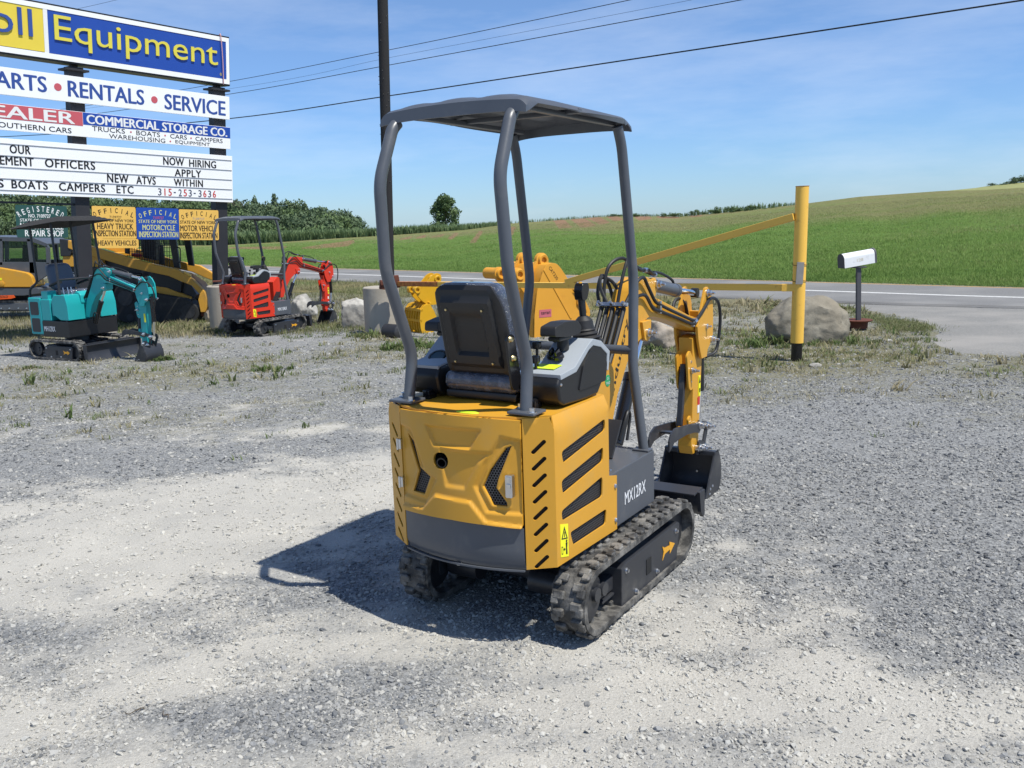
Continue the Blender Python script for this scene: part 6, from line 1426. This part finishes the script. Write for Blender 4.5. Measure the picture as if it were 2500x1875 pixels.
# ------------------------------------------------------------------ compact track loader behind the sign
def local(Y, root): return lambda px, py, dy=0: at(px, py, Y)-root+Vector((0, dy, 0))
def slab(b, pts, Lf, y0, y1, bev=.02):
    """outline read in the plane of the near side, given real width y0..y1 away from it"""
    P = [Lf(*p) for p in pts]; b.prism([(p.x, p.z) for p in P], 'y', P[0].y*0+y0, y1, bev); return b
def track_loader():
    Y = 20.4; c = at(385, 788, Y); c.z = G(Y); r = thing('track_loader', 'tan-yellow compact track loader with caged cab behind the sign posts', 'loader', c); L = local(Y, c); W = 1.65
    arm = [(165, 586), (195, 594), (241, 607), (304, 625), (371, 645), (433, 658), (464, 676), (493, 705), (499, 711), (489, 720), (467, 697), (441, 687), (412, 674), (359, 663), (314, 653), (245, 632), (180, 612), (165, 606)]
    for y0 in (0, W-.14): b = MB(); slab(b, arm, L, y0, y0+.14); slab(b, [(488, 717), (498, 710), (504, 728), (504, 752), (501, 762), (490, 762), (484, 731)], L, y0-.005, y0+.145, .01); b.done('lift_arm', 'tanarm', r)
    b = MB(); slab(b, [(486, 750), (508, 750), (508, 772), (486, 774)], L, .1, W-.1); b.done('coupler', 'rust', r)
    b = MB(); slab(b, [(150, 624), (246, 634), (420, 676), (456, 700), (470, 722), (462, 735), (360, 712), (290, 760), (150, 760)], L, .30, W-.3); bd = b.done('body', 'darkgrey', r)
    b = MB(); slab(b, [(150, 622), (240, 622), (244, 652), (150, 652)], L, .05, W-.05); b.done('engine_hood', 'tanarm', r)
    b = MB(); slab(b, [(362, 699), (400, 704), (458, 728), (460, 738), (400, 722), (350, 716)], L, .18, .32, .01); b.done('side_skirt', 'tanarm', r)
    b = MB(); slab(b, [(363, 664), (412, 676), (436, 690), (434, 716), (380, 703), (363, 699)], L, .20, .30, .01); b.done('side_grille', 'black', r)
    b = MB(); slab(b, [(148, 652), (246, 652), (262, 700), (262, 740), (148, 740)], L, .12, W-.12); rp = b.done('rear_panel', 'black', r)
    q = L(176, 676); e = L(196, 665); t = MB(); t.text('259D', lambda u, v, o: (u, .118-o, v), (q.x-.13, q.z, e.x, e.z), bold=.02); t.done('model_lettering', 'letter', rp)
    cab = MB()
    for poly in ([(395, 560), (413, 560), (427, 657), (412, 655)], [(288, 560), (298, 560), (300, 622), (290, 620)], [(284, 552), (412, 552), (414, 566), (284, 566)]):
        for y0 in (.32, W-.40): slab(cab, poly, L, y0, y0+.08, .006)
    slab(cab, [(286, 552), (412, 552), (413, 560), (286, 560)], L, .32, W-.32, .006); cb = cab.done('cab_frame', 'black', r)
    b = MB()
    for i in range(17): x = 300+i*6.2; p, q = L(x, 562), L(x+1.5, 640+i*1.0); b.cyl((p.x, .34, p.z), (q.x, .34, q.z), .007, seg=5)
    for i in range(8): p, q = L(298, 566+i*10), L(410, 566+i*10); b.cyl((p.x, .345, p.z), (q.x, .345, q.z), .006, seg=5)
    m = b.done('window_mesh', 'darkgrey', cb)
    b = MB(); slab(b, [(318, 585), (350, 585), (352, 640), (318, 632)], L, .7, 1.0); slab(b, [(360, 600), (372, 600), (376, 650), (362, 648)], L, .6, .68); b.done('cab_seat', 'vinyl', cb)
    b = MB(); slab(b, [(300, 620), (322, 622), (324, 630), (302, 628)], L, .42, .55); b.done('red_lamp', 'redink', r)
    h = MB(); p = [L(419, 604), L(429, 606), L(430, 640), L(423, 645)]; h.tube([(v.x, .28, v.z) for v in p], .012, 8, .05); h.done('grab_handle', 'black', cb)
    tr = MB(); slab(tr, rnd([(276, 706), (300, 692), (352, 712), (462, 731), (484, 752), (487, 772), (474, 788), (300, 789), (281, 770)], 14, 5), L, 0, .40, .03); tk = tr.done('track', 'shaded_rubber', r)
    tr = MB(); slab(tr, rnd([(276, 706), (300, 692), (352, 712), (462, 731), (484, 752), (487, 772), (474, 788), (300, 789), (281, 770)], 14, 5), L, W-.4, W, .03); tr.done('track', 'shaded_rubber', r)
    b = MB()
    for px in (318, 350, 382, 414, 446): p = L(px, 775); b.cyl((p.x, -.01, p.z), (p.x, .1, p.z), .075, seg=18)
    p = L(306, 728); b.cyl((p.x, -.012, p.z), (p.x, .1, p.z), .17, seg=20); p = L(460, 760); b.cyl((p.x, -.012, p.z), (p.x, .1, p.z), .16, seg=20); b.done('track_roller', 'darkgrey', tk, split=True)
    b = MB(); p, q = L(262, 668), L(330, 672); b.cyl((p.x, .1, p.z), (q.x+.1, .1, q.z), .04); b.done('lift_cylinder', 'gloss', r)
    b = MB(); b.spline([(lambda v: (v.x, .05, v.z))(L(*q)) for q in ((462, 736), (478, 728), (486, 726), (480, 745))], .014, 6); b.done('hydraulic_hose', 'rubber_side', r)
    b = MB(); slab(b, [(143, 583), (168, 586), (178, 606), (170, 626), (146, 626)], L, .02, .2); b.done('arm_pivot', 'darkgrey', r)
    b = MB(); slab(b, [(447, 662), (463, 670), (464, 676), (449, 668)], L, .02, .12, .004); b.done('arm_stop', 'gate', r)
MT['shaded_rubber'] = paint('shaded_track_rubber', (.02, .02, .02), .7, .2, scale=10, bump=.2, dirt=(.07, .065, .055), dirt_amt=.6, dirt_scale=6)  # loader's rubber and dust darkened, its shade put into the colour
track_loader()
def cab_excavator():
    Y = 22.5; c = at(40, 760, Y); c.z = G(Y); r = thing('cab_excavator', 'yellow excavator with dark glazed cab at the left picture edge', 'excavator', c); L = local(Y, c); W = 1.45; Y0 = .0
    def gz(v): return v
    tr = MB(); slab(tr, rnd([(-130, 733), (82, 733), (92, 742), (92, 752), (82, 760), (-130, 760)], 9, 4), L, 0, .34, .02); tk = tr.done('track', 'rubber', r)
    tr = MB(); slab(tr, rnd([(-130, 733), (82, 733), (92, 742), (92, 752), (82, 760), (-130, 760)], 9, 4), L, W-.34, W, .02); tr.done('track', 'rubber', r)
    f = MB(); slab(f, [(-110, 740), (80, 740), (82, 757), (-110, 757)], L, -.012, .1, .01); tf = f.done('track_frame', 'grey', tk)
    b = MB(); p, q = L(70, 744), L(83, 750); b.prism([(p.x, q.z+.03), (p.x+.03, q.z+.05), (q.x-.05, q.z+.02), (q.x-.05, q.z), (q.x, q.z+.05), (q.x-.05, q.z+.09), (q.x-.05, q.z+.065), (p.x+.03, q.z+.08)], 'y', -.016, -.012); b.done('arrow_decal', 'arrow', tf)
    b = MB()
    for px in (4, 24, 46, 66): p = L(px, 753); b.lathe([(0, .012), (.02, .01), (.022, 0)], (p.x, -.012, p.z), (0, -1, 0), 8)
    b.done('frame_bolt', 'zinc', tf, split=True)
    b = MB(); slab(b, [(-120, 702), (92, 702), (98, 705), (98, 717), (60, 722), (-120, 722)], L, -.05, W+.05); b.done('lower_frame', 'grey', r)
    b = MB(); slab(b, [(-60, 722), (60, 722), (60, 734), (-60, 734)], L, .35, W-.35); b.done('undercarriage', 'darkgrey', r)
    b = MB(); slab(b, rnd([(-120, 648), (0, 653), (40, 660), (70, 666), (80, 674), (88, 701), (-120, 701)], 7, 4), L, -.07, .50, .03); hd = b.done('engine_hood', 'yellow', r)
    b = MB(); p = L(8, 692); b.lathe([(.07, 0), (.07, .012), (.06, .016), (0, .017)], (p.x, -.07, p.z), (0, -1, 0), 20); b.done('fuel_cap', 'yellow', hd)
    b = MB(); p, q = L(-6, 684), L(8, 678); b.prism([(p.x, p.z), (q.x, p.z), (q.x, q.z), (p.x, q.z)], 'y', -.074, -.07); b.done('warning_decal', 'decal', hd)
    fr = MB()
    for poly in ([(62, 583), (74, 584), (80, 648), (86, 700), (70, 690), (68, 640)], [(-4, 583), (2, 583), (3, 648), (-4, 648)], [(-60, 583), (-52, 583), (-52, 648), (-60, 648)], [(-60, 579), (76, 583), (112, 598), (114, 604), (72, 590), (-60, 588)], [(-60, 640), (80, 640), (84, 668), (-60, 660)], [(108, 598), (116, 604), (118, 645), (110, 645)], [(80, 640), (118, 642), (112, 672), (86, 690)]):
        slab(fr, poly, L, .06, .14, .006); slab(fr, poly, L, W-.14, W-.06, .006)
    slab(fr, [(-60, 577), (76, 580), (112, 595), (112, 598), (76, 584), (-60, 581)], L, .06, W-.06, .006); cb = fr.done('cab_frame', 'grey', r)
    g = MB(); slab(g, [(2, 590), (66, 590), (70, 642), (2, 642)], L, .09, .10, 0); slab(g, [(80, 600), (110, 603), (110, 643), (84, 643)], L, .09, .10, 0); g.done('cab_window', 'glass', cb, split=True)
    b = MB(); slab(b, [(28, 600), (46, 600), (50, 660), (26, 660)], L, .5, .9); slab(b, [(8, 632), (64, 632), (64, 640), (8, 640)], L, .3, .34); b.done('cab_seat', 'vinyl', cb)
    o = MB(); slab(o, [(-40, 722), (36, 720), (40, 726), (30, 729), (-40, 733)], L, -.06, -.045, .002); od = o.done('orange_decal', 'orange', r)
    q, e = L(4, 727), L(22, 721); t = MB(); t.text('SOLD', lambda u, v, w: (u, -.062-w, v), (q.x, q.z, e.x, e.z), bold=.02); t.done('decal_lettering', 'ink', od)
cab_excavator()
# ------------------------------------------------------------------ loose buckets behind the gate bar
def bucket_frame(px, py, Y, ang):
    o = at(px, py, Y); o.z = G(Y); n = Vector((math.sin(ang), -math.cos(ang), 0)); t = Vector((math.cos(ang), math.sin(ang), 0))    # n faces the viewer, t runs to the right
    def f(px, py, off=0.0):
        d = ray(px, py); k = ((o+n*off)-Vector((0, 0, CAM_H))).dot(n)/d.dot(n); p = Vector((0, 0, CAM_H))+d*k-o; return (p.dot(t), p.z)
    return o, math.atan2(t.y, t.x), f
def big_bucket():
    o, rz, f = bucket_frame(1345, 845, 15.3, R(36)); r = thing('digging_bucket', 'large yellow digging bucket with pin ears standing on end', 'bucket', o, rz)
    Z = lambda x, y: (1150+x*.15674, 600+y*.15674)      # the crop the outline was read from
    side = [(1100, 470), (1130, 370), (1180, 295), (1265, 265), (1335, 278), (1400, 345), (1500, 500), (1620, 680), (1700, 740), (1760, 850), (1830, 1010), (1825, 1085), (1740, 1150), (1700, 1300), (1640, 1480), (1400, 1590), (1050, 1580), (985, 1460), (990, 1100), (1030, 700)]
    P = rnd([f(*Z(*p)) for p in side], .04); b = MB(); b.prism(P, 'y', -.0, .04, .006); sd = b.done('side_plate', 'bucketyel', r)
    w = 1.15; b = MB(); b.prism(P, 'y', w, w+.04, .006); b.done('side_plate', 'bucketyel', r)
    edge = [f(*Z(*p)) for p in ((1265, 265), (1180, 295), (1130, 370), (1100, 470), (1030, 700), (990, 1100), (985, 1460), (1050, 1580))]
    V = []; F = []
    for x, z in edge: V += [(x, .01, z), (x, w+.03, z)]
    for i in range(len(edge)-1): F.append((2*i, 2*i+1, 2*i+3, 2*i+2))
    b = MB(); b.raw(V, F); bmesh.ops.solidify(b.bm, geom=b.bm.faces[:], thickness=.035); b.done('bucket_shell', 'bucketyel', r)
    rib = MB(); rib.prism([f(*Z(*p)) for p in ((1125, 380), (1150, 370), (1570, 1130), (1545, 1135))], 'y', -.010, .002, .003); rib.done('wear_strip', 'bucketyel', sd)
    c = MB(); c.prism([f(*Z(*p)) for p in ((1610, 690), (1650, 700), (1640, 900), (1680, 960), (1740, 960), (1790, 1040), (1750, 1060), (1720, 1150), (1780, 1150), (1840, 1080), (1835, 1000), (1760, 840), (1690, 735))], 'y', -.03, -.001, .006); c.done('side_cutter', 'bucketyel', sd)
    for off in (-.28, -.80):
        ear = [(1000, 250), (1060, 150), (1130, 150), (1190, 220), (1200, 320), (1130, 560), (1040, 800), (860, 800), (640, 500), (690, 400), (760, 390), (900, 420)]
        d1, d2 = f(1150+1100*.15674, 600+225*.15674, -.28), f(1150+730*.15674, 600+450*.15674, -.28)
        E = rnd([f(*Z(*p), -.28) for p in ear], .06); e = MB(); e.prism(E, 'y', -off-.03, -off+.03, .006); eo = e.done('pin_ear', 'bucketyel', r)
        for (x, z), q in ((d1, .125), (d2, .115)):
            h = MB(); h.lathe([(.055, -.06), (.055, .07), (q*.72, .075), (q*.80, .06), (q*.82, .02), (q, .015), (q, -.05), (.055, -.05)], (x, -off, z), (0, -1, 0), 28); h.done('pin_boss', 'bucketyel', eo)
            h = MB(); h.cyl((x, -off+.03, z), (x, -off-.02, z), .054, seg=20); h.done('pin_hole', 'interior', eo)
    tb = MB(); d2 = f(1150+730*.15674, 600+450*.15674, -.28); tb.cyl((d2[0], .85, d2[1]), (d2[0], 1.18, d2[1]), .10, seg=24); tb.done('pin_tube', 'bucketyel', r)
    q = [f(*Z(*p)) for p in ((1060, 1120), (1250, 1105), (1250, 985), (1062, 1000))]; s = MB(); s.prism(q, 'y', -.004, -.001); st = s.done('pink_sticker', 'stickerpink', sd)
    x0, z0 = q[0]; x1, z1 = q[2]; t = MB(); t.text('teran', lambda u, v, o_: (u, -.006-o_, v), (x0+.04, z0+.045, x1-.03, z1-.03), bold=.02); t.done('sticker_lettering', 'ink', st)
    a, e2 = Vector(f(*Z(1205, 345))), Vector(f(*Z(1330, 540))); d = (e2-a).normalized(); nn = Vector((-d.y, d.x)); t = MB(); t.text('CAT330', lambda u, v, o_: (a.x+d.x*u+nn.x*v, -.003-o_, a.y+d.y*u+nn.y*v), (0, .0, (e2-a).length, .055), bold=-.012); t.done('stamped_lettering', 'brownink', sd)
MT['stickerpink'] = paint('pink_sticker', (.50, .12, .15), .5, .1)
big_bucket()
def slotted_bucket():
    o, rz, f = bucket_frame(1040, 833, 16.55, R(33)); r = thing('slotted_bucket', 'bright yellow slotted bucket with ribs beside the gate rest cylinder', 'bucket', o, rz); Z = lambda x, y: (880+x*.16275, 620+y*.16275)
    side = [(1040, 745), (1110, 860), (1160, 1000), (1130, 1130), (1010, 1265), (950, 1260), (905, 1120), (890, 960), (905, 850), (960, 770)]
    P = rnd([f(*Z(*p)) for p in side], .03); w = .62; b = MB()
    for y0 in (0, w): q = MB(); q.prism(P, 'y', y0, y0+.025, .004); q.done('side_plate', 'slotyel', r)
    arc = [f(*Z(*p)) for p in ((1040, 745), (960, 770), (905, 850), (890, 960), (905, 1120), (950, 1260))]
    cen = f(*Z(1030, 1000))
    for i in range(6):
        y = .06+i*.098; q = MB(); inn = [(cen[0]+(x-cen[0])*.80, cen[1]+(z-cen[1])*.80) for x, z in arc]; q.prism(arc+inn[::-1], 'y', y, y+.028, .003); q.done('rib', 'slotyel', r)
    for k in (0, 2, 3.3, 4.6, 5):
        a, c = arc[int(k)], arc[min(5, int(k)+1)]; g = k-int(k); x, z = a[0]+(c[0]-a[0])*g, a[1]+(c[1]-a[1])*g; q = MB(); q.box((x+.02, w/2, z), (.05, w, .05), None, .006); q.done('cross_bar', 'slotyel', r)
    for off in (-.10, -.32):
        ear = [(800, 690), (740, 620), (700, 520), (750, 470), (860, 440), (960, 310), (1030, 275), (1090, 300), (1100, 370), (1060, 470), (1110, 560), (1080, 740), (900, 760)]
        sh = 0; E = rnd([f(*Z(p[0]+70, p[1]+5), -.21) for p in ear], .03); q = MB(); q.prism(E, 'y', -off-.018, -off+.018, .004); eo = q.done('pin_ear', 'slotyel', r)
        for p in ((1105, 372), (800, 535)):
            x, z = f(*Z(*p), -.21); h = MB(); h.lathe([(.034, -.04), (.034, .045), (.058, .048), (.066, .04), (.068, -.04), (.034, -.04)], (x, -off, z), (0, -1, 0), 24); h.done('pin_boss', 'slotyel', eo); h = MB(); h.cyl((x, -off+.02, z), (x, -off-.01, z), .033, seg=16); h.done('pin_hole', 'interior', eo)
slotted_bucket()
def pipe_end():
    p = at(968, 814, 15.9); p.z = G(p.y)+.10; b = MB(); d = Vector((.75, -.66, 0)); b.lathe([(.0, .10), (.085, .10), (.12, .08), (.135, .03), (.135, -.25), (.0, -.25)], (0, 0, 0), d, 28); o = b.done('pipe_end', 'darkgrey', None); o.location = p; tag(o, 'dark round pipe end lying at the foot of the slotted bucket', 'pipe')
pipe_end()
